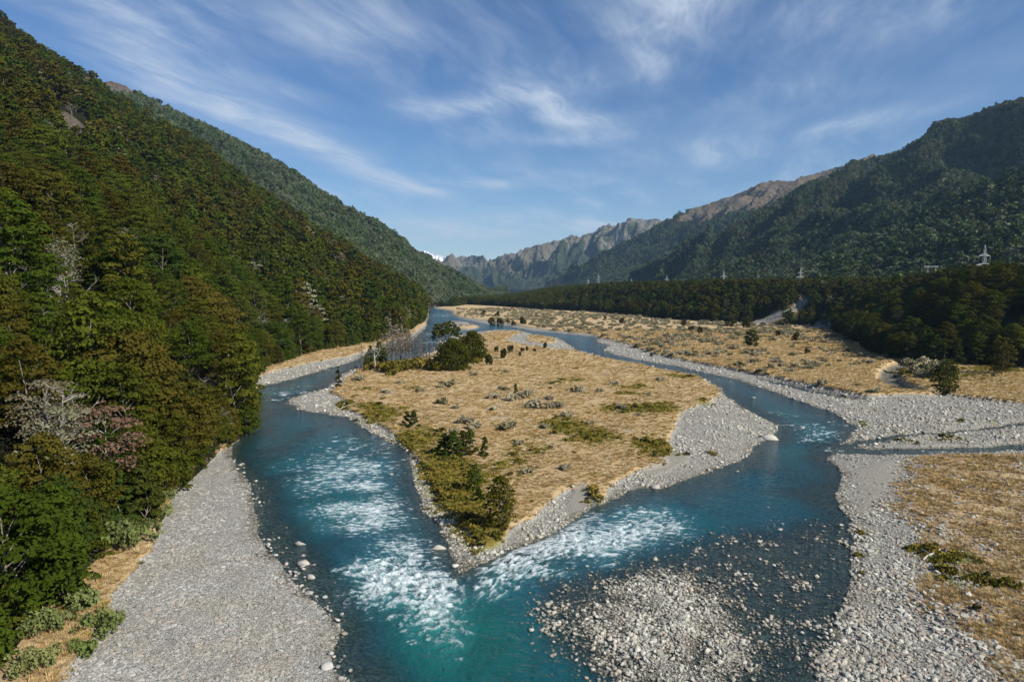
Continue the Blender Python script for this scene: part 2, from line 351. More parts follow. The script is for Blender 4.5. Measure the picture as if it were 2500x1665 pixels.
# ------------------------------------------------------------------ materials of the setting
def mat_ground():
    m, g, out = material('valley_ground'); P = g.pos()
    grass, brown, green, sand, wet, forest = (g.attr(n) for n in ('grass', 'brown', 'green', 'sand', 'wet', 'forest'))
    n1, n2, n3 = g.noise(P, 0.16, 5, 0.6), g.noise(P, 1.3, 5, 0.65), g.noise(P, 7.0, 4, 0.7)
    # gravel: stones of two sizes, each with its own grey
    v1c, v2c = g.voro(P, 3.2, out='Color'), g.voro(P, 8.5, out='Color')
    v1d, v2d = g.voro(P, 3.2), g.voro(P, 8.5)
    r1, r2 = g.sep(v1c)[0], g.sep(v2c)[0]
    t = g.m('MULTIPLY_ADD', r1, 0.55, g.m('MULTIPLY', r2, 0.45))
    grav = g.mix(g.ramp(t, 0.1, 0.9), (0.17, 0.17, 0.155), (0.45, 0.445, 0.41))
    grav = g.mix(g.m('MULTIPLY', g.ramp(g.sep(v1c)[1], 0.72, 1.0), 0.45), grav, (0.30, 0.21, 0.15))
    grav = g.mix(g.m('MULTIPLY', g.ramp(n2, 0.5, 0.75), 0.4), grav, (0.25, 0.22, 0.16))
    gap = g.ramp(v2d, 0.35, 0.75)
    grav = g.mix(g.m('MULTIPLY', gap, 0.6), grav, (0.10, 0.095, 0.08))
    # dry tussock
    straw = g.mix(g.ramp(n1, 0.3, 0.7), (0.40, 0.29, 0.15), (0.50, 0.38, 0.215))
    straw = g.mix(g.ramp(n2, 0.35, 0.75), straw, (0.42, 0.29, 0.14))
    straw = g.mix(g.m('MULTIPLY', g.ramp(n3, 0.45, 0.8), 0.7), straw, (0.64, 0.51, 0.32))
    straw = g.mix(g.m('MULTIPLY', g.ramp(g.noise(P, 0.09, 6, 0.7), 0.56, 0.68), 0.6), straw, (0.42, 0.37, 0.29))
    scr = g.mix(n2, (0.10, 0.10, 0.018), (0.24, 0.19, 0.04))
    scr = g.mix(g.ramp(n3, 0.4, 0.8), scr, (0.30, 0.21, 0.06))
    gm = g.ramp(g.m('ADD', g.m('MULTIPLY', green, 0.9), g.m('MULTIPLY', g.m('SUBTRACT', n2, 0.5), 1.1)), 0.30, 0.62)
    grav = g.mix(g.m('MULTIPLY', gm, 0.8), grav, (0.20, 0.19, 0.04))
    straw = g.mix(gm, straw, scr)
    edge = g.m('ADD', grass, g.m('MULTIPLY', g.m('SUBTRACT', n2, 0.5), 0.9))
    base = g.mix(g.ramp(edge, 0.35, 0.62), grav, straw)
    # the stony brown field: patches of russet grass and moss over gravel
    rus = g.mix(n3, (0.20, 0.125, 0.06), (0.38, 0.265, 0.135))
    rus = g.mix(g.ramp(n1, 0.45, 0.6), rus, (0.45, 0.335, 0.18))
    rus = g.mix(gm, rus, (0.10, 0.105, 0.02))
    bmask = g.ramp(g.m('ADD', g.m('MULTIPLY', brown, 0.85), g.m('MULTIPLY', g.m('SUBTRACT', g.noise(P, 0.35, 6, 0.7), 0.5), 2.2)), 0.50, 0.80)
    base = g.mix(g.m('MULTIPLY', bmask, g.ramp(brown, 0.02, 0.2)), base, rus)
    sandc = g.mix(n3, (0.27, 0.255, 0.21), (0.36, 0.34, 0.29))
    base = g.mix(g.m('MULTIPLY', sand, 0.85), base, sandc)
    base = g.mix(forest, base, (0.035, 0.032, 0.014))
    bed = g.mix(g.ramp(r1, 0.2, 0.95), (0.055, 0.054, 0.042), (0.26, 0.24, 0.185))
    base = g.mix(wet, base, bed)  # wet stones; along the creek this also paints in the ditch's shade
    hgt = g.m('ADD', g.m('MULTIPLY', g.m('SUBTRACT', 0.6, v1d), 0.6), g.m('MULTIPLY', g.m('SUBTRACT', 0.6, v2d), 0.35))
    gh = g.m('MULTIPLY_ADD', n3, 1.4, g.m('MULTIPLY', n2, 1.2))
    soft = g.m('MAXIMUM', g.ramp(edge, 0.35, 0.62), sand)
    mixh = node(g.nt, 'ShaderNodeMix'); g.put(mixh.inputs[0], soft); g.put(mixh.inputs[2], hgt); g.put(mixh.inputs[3], gh)
    sh = principled(g, base, 0.9, g.bump(mixh.outputs[0], 0.22, 0.9), 0.15)
    g.nt.links.new(sh, out.inputs[0]); return m
def mat_water():
    m, g, out = material('river_water'); P = g.pos()
    depth, foam, rip = g.attr('depth'), g.attr('foam'), g.attr('rapid')
    fn = g.noise(P, 1.7, 7, 0.68, 1.6); fn2 = g.noise(P, 4.5, 5, 0.72, 0.8)
    fl = g.attr('flow', 'Vector'); t1 = g.noise(fl, 1.0, 6, 0.62, 0.7); t2 = g.noise(fl, 3.1, 4, 0.65, 0.4)
    tt = g.m('ADD', g.m('MULTIPLY_ADD', t1, 0.62, g.m('MULTIPLY', t2, 0.26)), g.m('MULTIPLY', fn2, 0.12))
    lace = g.m('SUBTRACT', 1.0, g.m('MULTIPLY', g.m('ABSOLUTE', g.m('SUBTRACT', g.noise(fl, 1.9, 5, 0.6, 1.2), 0.5)), 7.0))
    tt = g.m('ADD', tt, g.m('MULTIPLY', g.m('MAXIMUM', lace, 0.0), 0.13))
    fm = g.ramp(tt, g.m('MULTIPLY_ADD', foam, -0.27, 0.63), g.m('MULTIPLY_ADD', foam, -0.12, 0.90))
    fm = g.m('MULTIPLY', fm, g.m('MULTIPLY', g.ramp(foam, 0.02, 0.22), g.m('MULTIPLY_ADD', foam, 0.35, 0.65)))
    deep = g.mix(g.ramp(depth, 0.15, 1.5), (0.010, 0.034, 0.040), (0.001, 0.062, 0.082))
    deep = g.mix(g.m('MULTIPLY', g.ramp(g.noise(P, 0.06, 4, 0.6), 0.4, 0.65), 0.3), deep, (0.003, 0.034, 0.074))
    deep = g.mix(g.m('MULTIPLY', g.attr('pool'), 0.9), deep, (0.001, 0.098, 0.088))
    milk = g.mix(g.m('MAXIMUM', g.m('MULTIPLY', rip, 0.35), g.m('MULTIPLY', foam, 0.6)), deep, (0.07, 0.235, 0.24))
    w1, w2 = g.noise(P, 0.75, 5, 0.62, 0.8), g.noise(P, 3.0, 4, 0.6, 0.4)
    h = g.m('MULTIPLY_ADD', w1, 1.0, g.m('MULTIPLY', w2, 0.33))
    nrm = g.bump(h, 0.42, 0.75)
    dif = node(g.nt, 'ShaderNodeBsdfDiffuse'); g.put(dif.inputs[0], milk); g.put(dif.inputs['Normal'], nrm)
    tr = node(g.nt, 'ShaderNodeBsdfTransparent'); g.put(tr.inputs[0], (0.62, 0.80, 0.80, 1))
    body = node(g.nt, 'ShaderNodeMixShader'); g.put(body.inputs[0], g.ramp(depth, 0.0, 1.0, 0.10, 0.97, False))
    g.nt.links.new(tr.outputs[0], body.inputs[1]); g.nt.links.new(dif.outputs[0], body.inputs[2])
    gl = node(g.nt, 'ShaderNodeBsdfGlossy'); g.put(gl.inputs['Roughness'], 0.09); g.put(gl.inputs['Normal'], nrm); g.put(gl.inputs[0], (1, 1, 1, 1))
    fr = node(g.nt, 'ShaderNodeFresnel'); fr.inputs[0].default_value = 1.33; g.put(fr.inputs['Normal'], nrm)
    surf = node(g.nt, 'ShaderNodeMixShader'); g.put(surf.inputs[0], g.m('MINIMUM', fr.outputs[0], 0.55))
    g.nt.links.new(body.outputs[0], surf.inputs[1]); g.nt.links.new(gl.outputs[0], surf.inputs[2])
    fo = node(g.nt, 'ShaderNodeBsdfDiffuse'); g.put(fo.inputs[0], (0.80, 0.84, 0.85, 1)); g.put(fo.inputs['Normal'], g.bump(g.m('ADD', fn, fn2), 0.25, 0.6))
    fin = node(g.nt, 'ShaderNodeMixShader'); g.put(fin.inputs[0], g.m('MULTIPLY', fm, 0.93))
    g.nt.links.new(surf.outputs[0], fin.inputs[1]); g.nt.links.new(fo.outputs[0], fin.inputs[2])
    g.nt.links.new(fin.outputs[0], out.inputs[0]); return m
def mat_hill():
    """forest floor, with bare tops and slips where the attribute 'bare' says so"""
    m, g, out = material('hill_ground'); P = g.pos(); bare = g.attr('bare')
    n1, n2, n3 = g.noise(P, 0.012, 6, 0.6), g.noise(P, 0.06, 6, 0.7), g.noise(P, 0.5, 4, 0.7)
    wood = g.mix(n2, (0.012, 0.013, 0.006), (0.030, 0.032, 0.013))
    rock = g.mix(g.ramp(n2, 0.3, 0.7), (0.10, 0.075, 0.045), (0.19, 0.15, 0.10))
    rock = g.mix(g.ramp(n1, 0.45, 0.65), rock, (0.14, 0.12, 0.10))
    k = g.ramp(g.m('ADD', bare, g.m('MULTIPLY', g.m('SUBTRACT', n2, 0.5), 0.7)), 0.35, 0.65)
    sh = principled(g, g.mix(k, wood, rock), 0.95, g.bump(g.m('ADD', g.m('MULTIPLY_ADD', n1, 2.5, n2), g.m('MULTIPLY', n3, 0.2)), 22.0, 0.9), 0.1)
    g.nt.links.new(sh, out.inputs[0]); return m
def mat_mountain():
    m, g, out = material('mountain_rock'); P = g.pos()
    q = g.v('MULTIPLY', P, (1, 1, 0.35)); z = g.sep(P)[2]; rel = g.attr('rel')
    n1, n2, n3 = g.noise(q, 0.0016, 7, 0.62), g.noise(q, 0.009, 7, 0.7), g.noise(q, 0.03, 6, 0.75)
    rock = g.mix(g.ramp(n2, 0.32, 0.68), (0.10, 0.092, 0.078), (0.20, 0.185, 0.16))
    rock = g.mix(g.m('MULTIPLY', g.ramp(n3, 0.58, 0.74), 0.8), rock, (0.38, 0.34, 0.29))
    tus = g.mix(n3, (0.14, 0.115, 0.068), (0.085, 0.08, 0.05))
    rock = g.mix(g.ramp(n1, 0.45, 0.62), rock, tus)
    wood = g.mix(n3, (0.030, 0.042, 0.022), (0.055, 0.066, 0.034))
    f = g.m('ADD', rel, g.m('MULTIPLY', g.m('SUBTRACT', g.m('MULTIPLY_ADD', n1, 0.7, g.m('MULTIPLY', n2, 0.5)), 0.6), 2.2))
    c = g.mix(g.ramp(f, 0.50, 0.62), wood, rock)
    sh = principled(g, c, 0.95, g.bump(g.m('ADD', n2, g.m('MULTIPLY', n3, 0.4)), 60.0, 1.0), 0.1)
    g.nt.links.new(sh, out.inputs[0]); return m
def mat_snow():
    m, g, out = material('snow_and_rock'); P = g.pos()
    q = g.v('MULTIPLY', P, (1, 1, 0.5)); n2, n3 = g.noise(q, 0.006, 7, 0.7), g.noise(q, 0.02, 6, 0.75); rel = g.attr('rel')
    k = g.ramp(g.m('ADD', g.m('MULTIPLY', rel, 0.5), g.m('MULTIPLY_ADD', n2, 0.8, g.m('MULTIPLY', n3, 0.5))), 0.78, 0.95)
    sh = principled(g, g.mix(k, (0.17, 0.17, 0.18), (0.86, 0.87, 0.90)), 0.7, g.bump(n2, 90.0, 1.0), 0.2)
    g.nt.links.new(sh, out.inputs[0]); return m
M_GROUND, M_WATER, M_HILL, M_MOUNT, M_SNOW = mat_ground(), mat_water(), mat_hill(), mat_mountain(), mat_snow()

# ------------------------------------------------------------------ the valley floor, one continuous sheet cut at natural borders
def fan(ys, a):
    Y, A = np.meshgrid(ys, a, indexing='ij'); return (A * Y).ravel(), Y.ravel()
ys = np.concatenate([np.geomspace(28, 150, 300), np.geomspace(150, 1500, 300)[1:], np.geomspace(1500, 11000, 40)[1:]])
av = np.linspace(-1.15, 1.15, 620)
gx, gy = fan(ys, av)
T = terrain(gx, gy)
gz = T['z'] + np.where(T['water'] > 0, 0.05, 0.03) * fbm(gx * 1.3, gy * 1.3, 3)
hillcut = np.zeros(len(gx))
wet = np.where(T['water'] > 0, 1.0, ss(0.16 - gz, 0.0, 0.10)) * (1 - ss(gz, 0.1, 0.2))
wet = np.maximum(wet, ss(T['stream'], -0.9, 0.2)); wet = np.maximum(np.maximum(wet, T['pond']), 0.75 * ss(T['creek'], .35, .8))  # creek ditch: damp stones, with the ditch's shadow darkened into the colour too
SLIP_PATCH = [(1955, 742, 34, 11, -38, 1.0), (1900, 770, 40, 12, -22, 1.0), (1855, 788, 30, 10, -10, 1.0), (2010, 792, 40, 11, -10, .9), (2110, 838, 34, 9, -15, .8)]
def blobs(P, spots, Yr):
    """soft patches on a slope, given where they show in the photograph"""
    d = P - np.array([0, 0, CAMH]); f = d[..., 1] * math.cos(PITCH) - d[..., 2] * math.sin(PITCH); f = np.maximum(f, 1)
    u = 1250 + FPX * d[..., 0] / f; v = 832.5 - FPX * (d[..., 1] * math.sin(PITCH) + d[..., 2] * math.cos(PITCH)) / f
    r = np.zeros(u.shape)
    for (cu, cv, du, dv, ang, w) in spots:
        c, s_ = math.cos(R(ang)), math.sin(R(ang)); e, h = (u - cu) * c + (v - cv) * s_, -(u - cu) * s_ + (v - cv) * c
        r = np.maximum(r, w * np.exp(-(e / du) ** 2 - (h / dv) ** 2))
    return r
bareR = ss(blobs(np.stack([gx, gy, gz], 1), SLIP_PATCH, 0), .3, .6) * (gy > 300) * (T['forest'] > 0)
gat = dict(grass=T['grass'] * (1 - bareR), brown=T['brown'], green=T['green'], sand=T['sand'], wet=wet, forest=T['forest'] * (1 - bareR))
V = np.stack([gx, gy, gz], 1)
Fc = grid_faces(len(ys), len(av))
fx, fy = gx[Fc].mean(1), gy[Fc].mean(1)
fw, fis, fsh = T['water'][Fc].mean(1), T['island'][Fc].mean(1), T['shoal'][Fc].mean(1)
lx = fx < -0.16 * fy - 10
reg = np.zeros(len(Fc), int)
reg[(fw > 0)] = 1
reg[(fw <= 0) & (fx < 0) & (fy < 165) & (fis < 0)] = 2
reg[(fw <= 0) & (fx > 0) & (fy < 205) & (fis < 0)] = 3
reg[(fis > 0)] = 4
reg[(fsh > 0.5) & (fw > 0)] = 5
SET = {}
for k, (nm, lab) in enumerate([('ground', 'valley floor of dry grass and forest beyond the river'), ('riverbed', 'stony bed under the river water'), ('gravel_bank_left', 'broad pale gravel bank between the dark forest and the left channel'),
        ('gravel_bank_right', 'stony bank with russet grass along the right channel'), ('island', 'tan grassy island between the two river channels'), ('gravel_shoal', 'pale stones standing in shallow water at the lower right')]):
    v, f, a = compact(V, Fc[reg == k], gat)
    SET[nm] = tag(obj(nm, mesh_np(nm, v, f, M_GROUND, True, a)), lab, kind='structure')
# ground carried on behind and beside the camera
zz = -0.6
pv = [(-1400, -900, zz), (1400, -900, zz), (1400, 28.5, zz), (-1400, 28.5, zz)]
near = obj('ground_behind', mesh_np('ground_behind', pv, [(0, 1, 2, 3)], M_GROUND, False, {k: np.full(4, {'grass': 0.9, 'brown': .3}.get(k, 0.0)) for k in gat}))
tag(near, kind='structure')

# ------------------------------------------------------------------ water
RAPIDS = [(960, 1425, 120, 55, 1.25), (1060, 1480, 60, 65, 1.2), (1110, 1560, 45, 60, .55), (900, 1380, 60, 25, .7), (1000, 1370, 60, 30, .55), (830, 1240, 80, 16, 1.0), (900, 1190, 60, 12, .75), (860, 1180, 90, 12, .55), (940, 1240, 60, 20, .7),
    (830, 1135, 140, 30, .62), (860, 1085, 110, 26, .52), (780, 1170, 60, 20, .4), (920, 1215, 60, 20, .5), (860, 1270, 110, 25, .5), (1400, 1300, 200, 50, .35), (1620, 1260, 90, 30, .4), (900, 1150, 90, 20, .5), (760, 1200, 60, 20, .45), (930, 1280, 90, 30, .6), (1000, 1330, 50, 25, .7), (930, 1330, 50, 14, .6), (840, 1290, 70, 12, .45), (1240, 1385, 75, 36, 1.2), (1310, 1335, 75, 32, 1.15), (1370, 1290, 50, 22, .95), (1200, 1440, 60, 30, .75), (1410, 1260, 40, 16, .8),
    (1450, 1335, 90, 30, .95), (1540, 1300, 95, 32, .9), (1560, 1250, 70, 16, .5), (1640, 1290, 50, 18, .5), (1500, 1380, 50, 12, .4), (1350, 1400, 60, 16, .6), (700, 960, 50, 6, .75), (680, 975, 40, 5, .7), (740, 945, 40, 5, .6),
    (1960, 1040, 60, 10, .7), (2020, 1060, 60, 12, .75), (1980, 1075, 50, 10, .6), (2050, 1035, 30, 8, .5), (2030, 1100, 30, 5, .7), (830, 905, 40, 5, .45), (1080, 770, 40, 6, .55), (1050, 835, 25, 4, .8), (1045, 815, 20, 5, .6), (1250, 803, 40, 3, .3), (1550, 870, 50, 4, .35), (1480, 860, 40, 4, .3), (1900, 1010, 60, 12, .32),
    (1760, 930, 60, 6, .3), (1850, 1160, 150, 30, .10), (780, 1040, 100, 12, .12), (2285, 1103, 50, 3, .9), (2400, 1101, 60, 3, .7), (2160, 1104, 40, 3, .5)]
wy_ = np.concatenate([np.geomspace(30, 140, 390), np.geomspace(140, 1500, 300)[1:]])
wx, wy = fan(wy_, np.linspace(-0.80, 0.98, 820))
TW = terrain(wx, wy)
keepv = (TW['water'] > -1.2) | (TW['stream'] > -0.7) | (TW['pond'] > 0.05)
wf = grid_faces(len(wy_), 820); wf = wf[keepv[wf].all(1)]
V, wf, wa = compact(np.stack([wx, wy], 1), wf, {k: TW[k] for k in ('z', 'water', 'stream', 'shoal', 'dense')})
wx, wy = V[:, 0], V[:, 1]
rap = np.clip(ell(wx, wy, RAPIDS), 0, 1.25) * (1 - 0.8 * wa['dense'])
CL_L = np.array([gp(*p) for p in [(680, 960), (700, 1030), (800, 1150), (870, 1250), (960, 1400), (1080, 1520), (1200, 1665), (1230, 1850)]])
CL_R = np.array([gp(*p) for p in [(1650, 900), (1800, 960), (1950, 1040), (1960, 1100), (1850, 1190), (1600, 1280), (1350, 1340), (1200, 1410), (1080, 1520), (1200, 1665)]])
def along(x, y, P):
    best = np.full(x.shape, 1e18); S = np.zeros(x.shape); Nn = np.zeros(x.shape); acc = 0.0
    for (ax, ay), (bx, by) in zip(P[:-1], P[1:]):
        dx, dy = bx - ax, by - ay; L = math.hypot(dx, dy); ux, uy = dx / L, dy / L
        t = np.clip((x - ax) * ux + (y - ay) * uy, 0, L); d = (x - ax - t * ux) ** 2 + (y - ay - t * uy) ** 2
        s_ = acc + (x - ax) * ux + (y - ay) * uy; n_ = -(x - ax) * uy + (y - ay) * ux
        b = d < best; best[b] = d[b]; S[b] = s_[b]; Nn[b] = n_[b]; acc += L
    return S, Nn
sR, nR = along(wx, wy, CL_R); sL, nL = along(wx, wy, CL_L)
warpx, warpy = 1.2 * fbm(wx / 3, wy / 3, 2), 1.2 * fbm(wx / 3 + 9, wy / 3 + 5, 2)
fscale = np.clip(wy / 110, 0.8, 6)
fR = fbm((sR + warpx) / (2.3 * fscale), (nR + warpy) / (0.9 * fscale), 4, 0.5)
fL = fbm((sL + warpx) / (1.15 * fscale) + 31, (nL + warpy) / (1.5 * fscale), 4, 0.5) + 0.30 * fbm(wx / 6, wy / 6, 2)
wr = ss(wx - (-6 + (wy - 60) * 0.02), -5, 5)
fo = fL * (1 - wr) + fR * wr
foam = ss(fo * 1.25 + rap * 1.04 - 0.26, 0.0, 1.2) * ss(rap, 0.05, 0.25)
foam *= ss(wa['water'], -0.1, 1.0) + (wa['stream'] > -0.5)
bump_h = rap * (0.34 * fo + 0.08) * ss(wa['water'], 0, 2) + 0.015 * fbm(wx / 1.1, wy / 1.1, 3) * np.clip(wa['water'], 0, 1)
wz = bump_h * np.clip(100 / wy, 0.4, 1.2)
dpt = np.maximum(wz - wa['z'], 0.0)
river = obj('river', mesh_np('river', np.stack([wx, wy, wz], 1), wf, M_WATER, True, dict(depth=dpt, foam=np.clip(foam, 0, 1), rapid=np.clip(rap, 0, 1), flow=np.where((wr > 0.5)[:, None], np.stack([sR / 2.6, nR / 0.8, wx * 0], 1), np.stack([sL / 1.5 + 50, nL / 1.2, wx * 0], 1)) / fscale[:, None], pool=np.clip(ell(wx, wy, [(1130, 1590, 190, 110, 1.0), (1040, 1500, 150, 70, .6), (860, 1230, 120, 40, .4), (1960, 1110, 70, 20, .3)]), 0, 1) * ss(wa['water'], 1, 6) * (1 - wa['shoal']))))
tag(river, 'turquoise braided river with white rapids meeting in the foreground', kind='structure')

# ------------------------------------------------------------------ hills and mountains: sheets lofted from the foot of the slope to the skyline
def resample(P, n):
    P = np.asarray(P, float); d = np.r_[0, np.cumsum(np.linalg.norm(np.diff(P, axis=0), axis=1))]
    t = np.linspace(0, d[-1], n); return np.stack([np.interp(t, d, P[:, i]) for i in range(3)], 1)
def loft(base, ridge, nt_, ns, amp, wave, drop=0.0, seed=0, power=1.0, gully=0.0, back=60.0, pair=True, jag=0.0, rug=0.0):
    """base and ridge are matching lists of points; returns grid points (ns+2 rows) and the up-slope parameter"""
    base, ridge = np.array(base, float), np.array(ridge, float); ridge = ridge - np.array([0, 0, drop])
    n = len(base); q = np.linspace(0, n - 1, nt_)
    B = np.stack([np.interp(q, np.arange(n), base[:, i]) for i in range(3)], 1); Rg = np.stack([np.interp(q, np.arange(n), ridge[:, i]) for i in range(3)], 1)
    s = np.linspace(0, 1, ns); P = B[None] + (Rg - B)[None] * s[:, None, None]
    H = (Rg - B)[:, 2]
    P[:, :, 2] = B[None, :, 2] + H[None] * (s[:, None] ** power)
    env = np.sin(np.pi * s ** 0.9)[:, None]
    X, Y = P[:, :, 0], P[:, :, 1]
    if jag: P[:, :, 2] += jag * (s[:, None] ** 6) * fbm(q[None] * 2.3 + seed, q[None] * 0 + 3.1, 5, 0.7)
    if rug: P[:, :, 2] += rug * np.minimum(1, np.minimum(s[:, None] * 5, 0.25 + 8 * (1 - s[:, None]))) * (0.5 - np.abs(fbm(X / (wave * .22) + seed, Y / (wave * .22), 4, .6)) * 1.6)
    nz = fbm(X / wave + seed * 7.7, Y / wave, 5, 0.55)
    P[:, :, 2] += env * amp * nz
    if gully:
        tt = q[None] * 0 + np.cumsum(np.r_[0, np.linalg.norm(np.diff(Rg, axis=0), axis=1)])[None]
        gl = 1 - 2 * np.abs(pn(tt / wave * 1.6 + 0.9 * fbm(X / wave, Y / wave, 3) + seed, s[:, None] * 1.5 + seed)) 
        gl += 0.45 * (1 - 2 * np.abs(pn(tt / wave * 4.1 + 0.7 * fbm(X / wave * 2, Y / wave * 2, 2), s[:, None] * 3)))
        P[:, :, 2] += (gl - 0.9) * gully * np.sin(np.pi * np.clip(s * 0.93 + 0.07, 0, 1) ** 1.6)[:, None]
    out = np.r_[ss(np.linspace(0, 1, ns), 0, .01)[:0], s]
    dirb = (Rg - B); dirb[:, 2] = 0; dirb /= np.linalg.norm(dirb, axis=1)[:, None] + 1e-9
    bk = P[-1] + dirb * back; bk[:, 2] -= back * 0.7
    bk2 = P[-1] + dirb * back * 5; bk2[:, 2] = -10
    fr = P[0].copy(); fr[:, 2] -= 15; fr -= dirb * 2
    P = np.concatenate([fr[None], P, bk[None], bk2[None]], 0)
    return P, np.r_[0, s, 1, 1]
HILLS = {}
def hill(name, label, base, ridge, nt_, ns, amp, wave, mat, attr='bare', attr_fn=None, **kw):
    P, s = loft(base, ridge, nt_, ns, amp, wave, **kw)
    nr, nc = P.shape[:2]; a = np.repeat(s[:, None], nc, 1)
    val = a if attr_fn is None else attr_fn(a, P)
    o = obj(name, mesh_np(name, P.reshape(-1, 3), grid_faces(nr, nc), mat, True, {attr: val.ravel()}))
    HILLS[name] = (P, val); return tag(o, label, kind='structure')
def B(x, y, z=0.5): return (x, y, z)
def Bg(u, v): p = gp(u, v); return (p[0], p[1], 0.6)
TREE = 13.0
H1_SKY = [(0, 49), (72, 90), (119, 126), (188, 170), (238, 206), (343, 278), (469, 343), (577, 430), (668, 494), (787, 563), (850, 618), (890, 636), (962, 672), (1002, 709), (1031, 733), (1046, 752)]
h1b = [B(-52, -60), B(-52, 20), Bg(40, 1660), Bg(240, 1420), Bg(420, 1225), Bg(545, 1098), Bg(603, 1060), Bg(612, 1000), Bg(612, 935), Bg(650, 905), Bg(740, 875), Bg(794, 860), Bg(860, 850), Bg(930, 836), Bg(990, 815), Bg(1032, 790), Bg(1040, 770), Bg(1043, 752)]
h1r = [B(-620, -60, 380), B(-640, 20, 390), B(-680, 180, 410), B(-720, 330, 430), B(-740, 500, 430), B(-740, 650, 425)] + [at(u, v, Y) for (u, v), Y in zip([(-60, 10)] + [H1_SKY[i] for i in (0, 2, 4, 5, 6, 7, 8, 9, 10, 12, 14)], (800, 850, 860, 870, 875, 880, 885, 885, 885, 880, 870, 870))]
hill('hillside_left', 'steep forested hillside rising from the left bank', h1b, h1r, 240, 150, 16, 110, M_HILL, drop=TREE, seed=1, power=1.05,
     attr_fn=lambda a, P: blobs(P, [(185, 310, 62, 15, 40, 1.3), (150, 288, 24, 9, 40, .9)], 500))
h2b = [B(-330, 880), B(-190, 980), B(-175, 1150), B(-165, 1350), B(-150, 1500), B(-60, 1800), B(-20, 2300), B(0, 2600)]
h2s = [(-200, 60), (100, 160), (300, 212), (523, 310), (722, 415), (850, 512), (944, 590), (1053, 666), (1146, 706)]
h2r = [at(u, v, Y) for (u, v), Y in zip(h2s, (1500, 1700, 1900, 2000, 2050, 2100, 2150, 2300, 2700))]
H2F = [(-300, 100), (242, 194), (271, 188), (307, 200), (325, 218), (383, 242), (451, 278), (523, 310), (614, 354), (668, 383), (722, 415), (776, 458), (830, 494), (872, 532), (919, 564), (944, 590), (1002, 630), (1053, 666), (1089, 691), (1146, 706), (1233, 713)]
n2 = len(H2F); hb = resample(h2b, n2); hr = np.array([at(u, v, 1700 + 1200 * (i / (n2 - 1)) ** 1.5) for i, (u, v) in enumerate(H2F)])
hill('hillside_far_left', 'second forested ridge behind the left hillside with a bare tan knob', hb, hr, 220, 110, 45, 420, M_HILL, drop=11, seed=2, power=1.1,
     attr_fn=lambda a, P: np.maximum(blobs(P, [(275, 208, 56, 20, 10, 1.6), (842, 505, 10, 5, 45, 1), (395, 262, 10, 4, 30, .7)], 0), 0), gully=45, rug=10)
h3 = [(860, 500), (905, 548), (933, 572), (975, 602), (1010, 638), (1030, 655), (1060, 666), (1090, 690), (1160, 704)]
hill('mountain_left_far', 'distant blue green shoulder in the valley gap', resample([B(-500, 3000, 20), B(-350, 3600, 20), B(-200, 4600, 20)], 9), [at(u, v, 3700 + 60 * i) for i, (u, v) in enumerate(h3)], 80, 60, 60, 400, M_MOUNT, 'rel',
     lambda a, P: a * 0.75, seed=3, gully=60)
R1 = [(2800, 300), (2600, 360), (2500, 398), (2400, 440), (2330, 470), (2260, 508), (2200, 540), (2100, 585), (2000, 625), (1900, 668), (1830, 694)]
r1b = resample([B(900, 260, 26), B(560, 420, 26), B(470, 620, 27), B(430, 900, 27), B(420, 1250, 27)], 11)
hill('hillside_right', 'nearest dark forested spur on the right', r1b, [at(u, v, 950 + 40 * i) for i, (u, v) in enumerate(R1)], 150, 90, 14, 150, M_HILL, drop=TREE, seed=4, attr_fn=lambda a, P: a * 0)
R2 = [(2900, 120), (2700, 175), (2500, 240), (2440, 256), (2350, 290), (2250, 336), (2205, 365), (2145, 386), (2095, 408), (1960, 470), (1860, 520), (1758, 567), (1670, 620), (1585, 669), (1530, 694)]
r2b = resample([B(1000, 700, 27), B(620, 1000, 27), B(460, 1300, 27), B(420, 1700, 27), B(440, 2450, 27), B(440, 2700, 27)], 15)
hill('hillside_far_right', 'long dark forested mountain slope on the right', r2b, [at(u, v, 1750 + 62 * i) for i, (u, v) in enumerate(R2)], 220, 120, 50, 420, M_HILL, drop=8, seed=5, power=1.05, gully=130, rug=16,
     attr_fn=lambda a, P: blobs(P, [(2205, 368, 12, 6, 120, .8), (2030, 640, 30, 3, -30, .3)], 0))
R3 = [(2400, 300), (2250, 350), (2145, 384), (2130, 380), (2080, 402), (2040, 412), (2000, 425), (1957, 433), (1940, 446), (1900, 443), (1876, 443), (1840, 460), (1800, 476), (1733, 499), (1690, 512), (1626, 543), (1540, 586), (1453, 628), (1400, 661), (1330, 699)]
r3b = resample([B(900, 2200, 27), B(560, 2800, 27), B(480, 3300, 27), B(360, 4000, 27), B(250, 4500, 27)], 20)
hill('mountain_right', 'forested mountain with bare tan rocky crest on the right', r3b, [at(u, v, 3150 + 62 * i) for i, (u, v) in enumerate(R3)], 260, 140, 90, 600, M_HILL, drop=-4, seed=6, power=1.05, gully=110, jag=9, rug=24,
     attr_fn=lambda a, P: blobs(P, [(2130, 382, 70, 18, -20, 1.4), (1950, 448, 90, 26, -15, 1.5), (1850, 475, 80, 30, -20, 1.5), (1870, 520, 25, 34, -45, .7), (1780, 498, 90, 20, -25, 1.4), (1700, 518, 50, 12, -28, 1.2)], 0))
R4 = [(1700, 530), (1650, 537), (1634, 541), (1612, 538), (1583, 535), (1543, 536), (1532, 545), (1522, 552), (1511, 554), (1495, 552), (1478, 554), (1465, 560), (1453, 568), (1440, 570), (1428, 574), (1418, 580), (1410, 583), (1402, 577), (1395, 576), (1386, 580), (1377, 585), (1338, 596), (1312, 601), (1287, 608), (1262, 621), (1233, 623), (1204, 635), (1193, 637)]
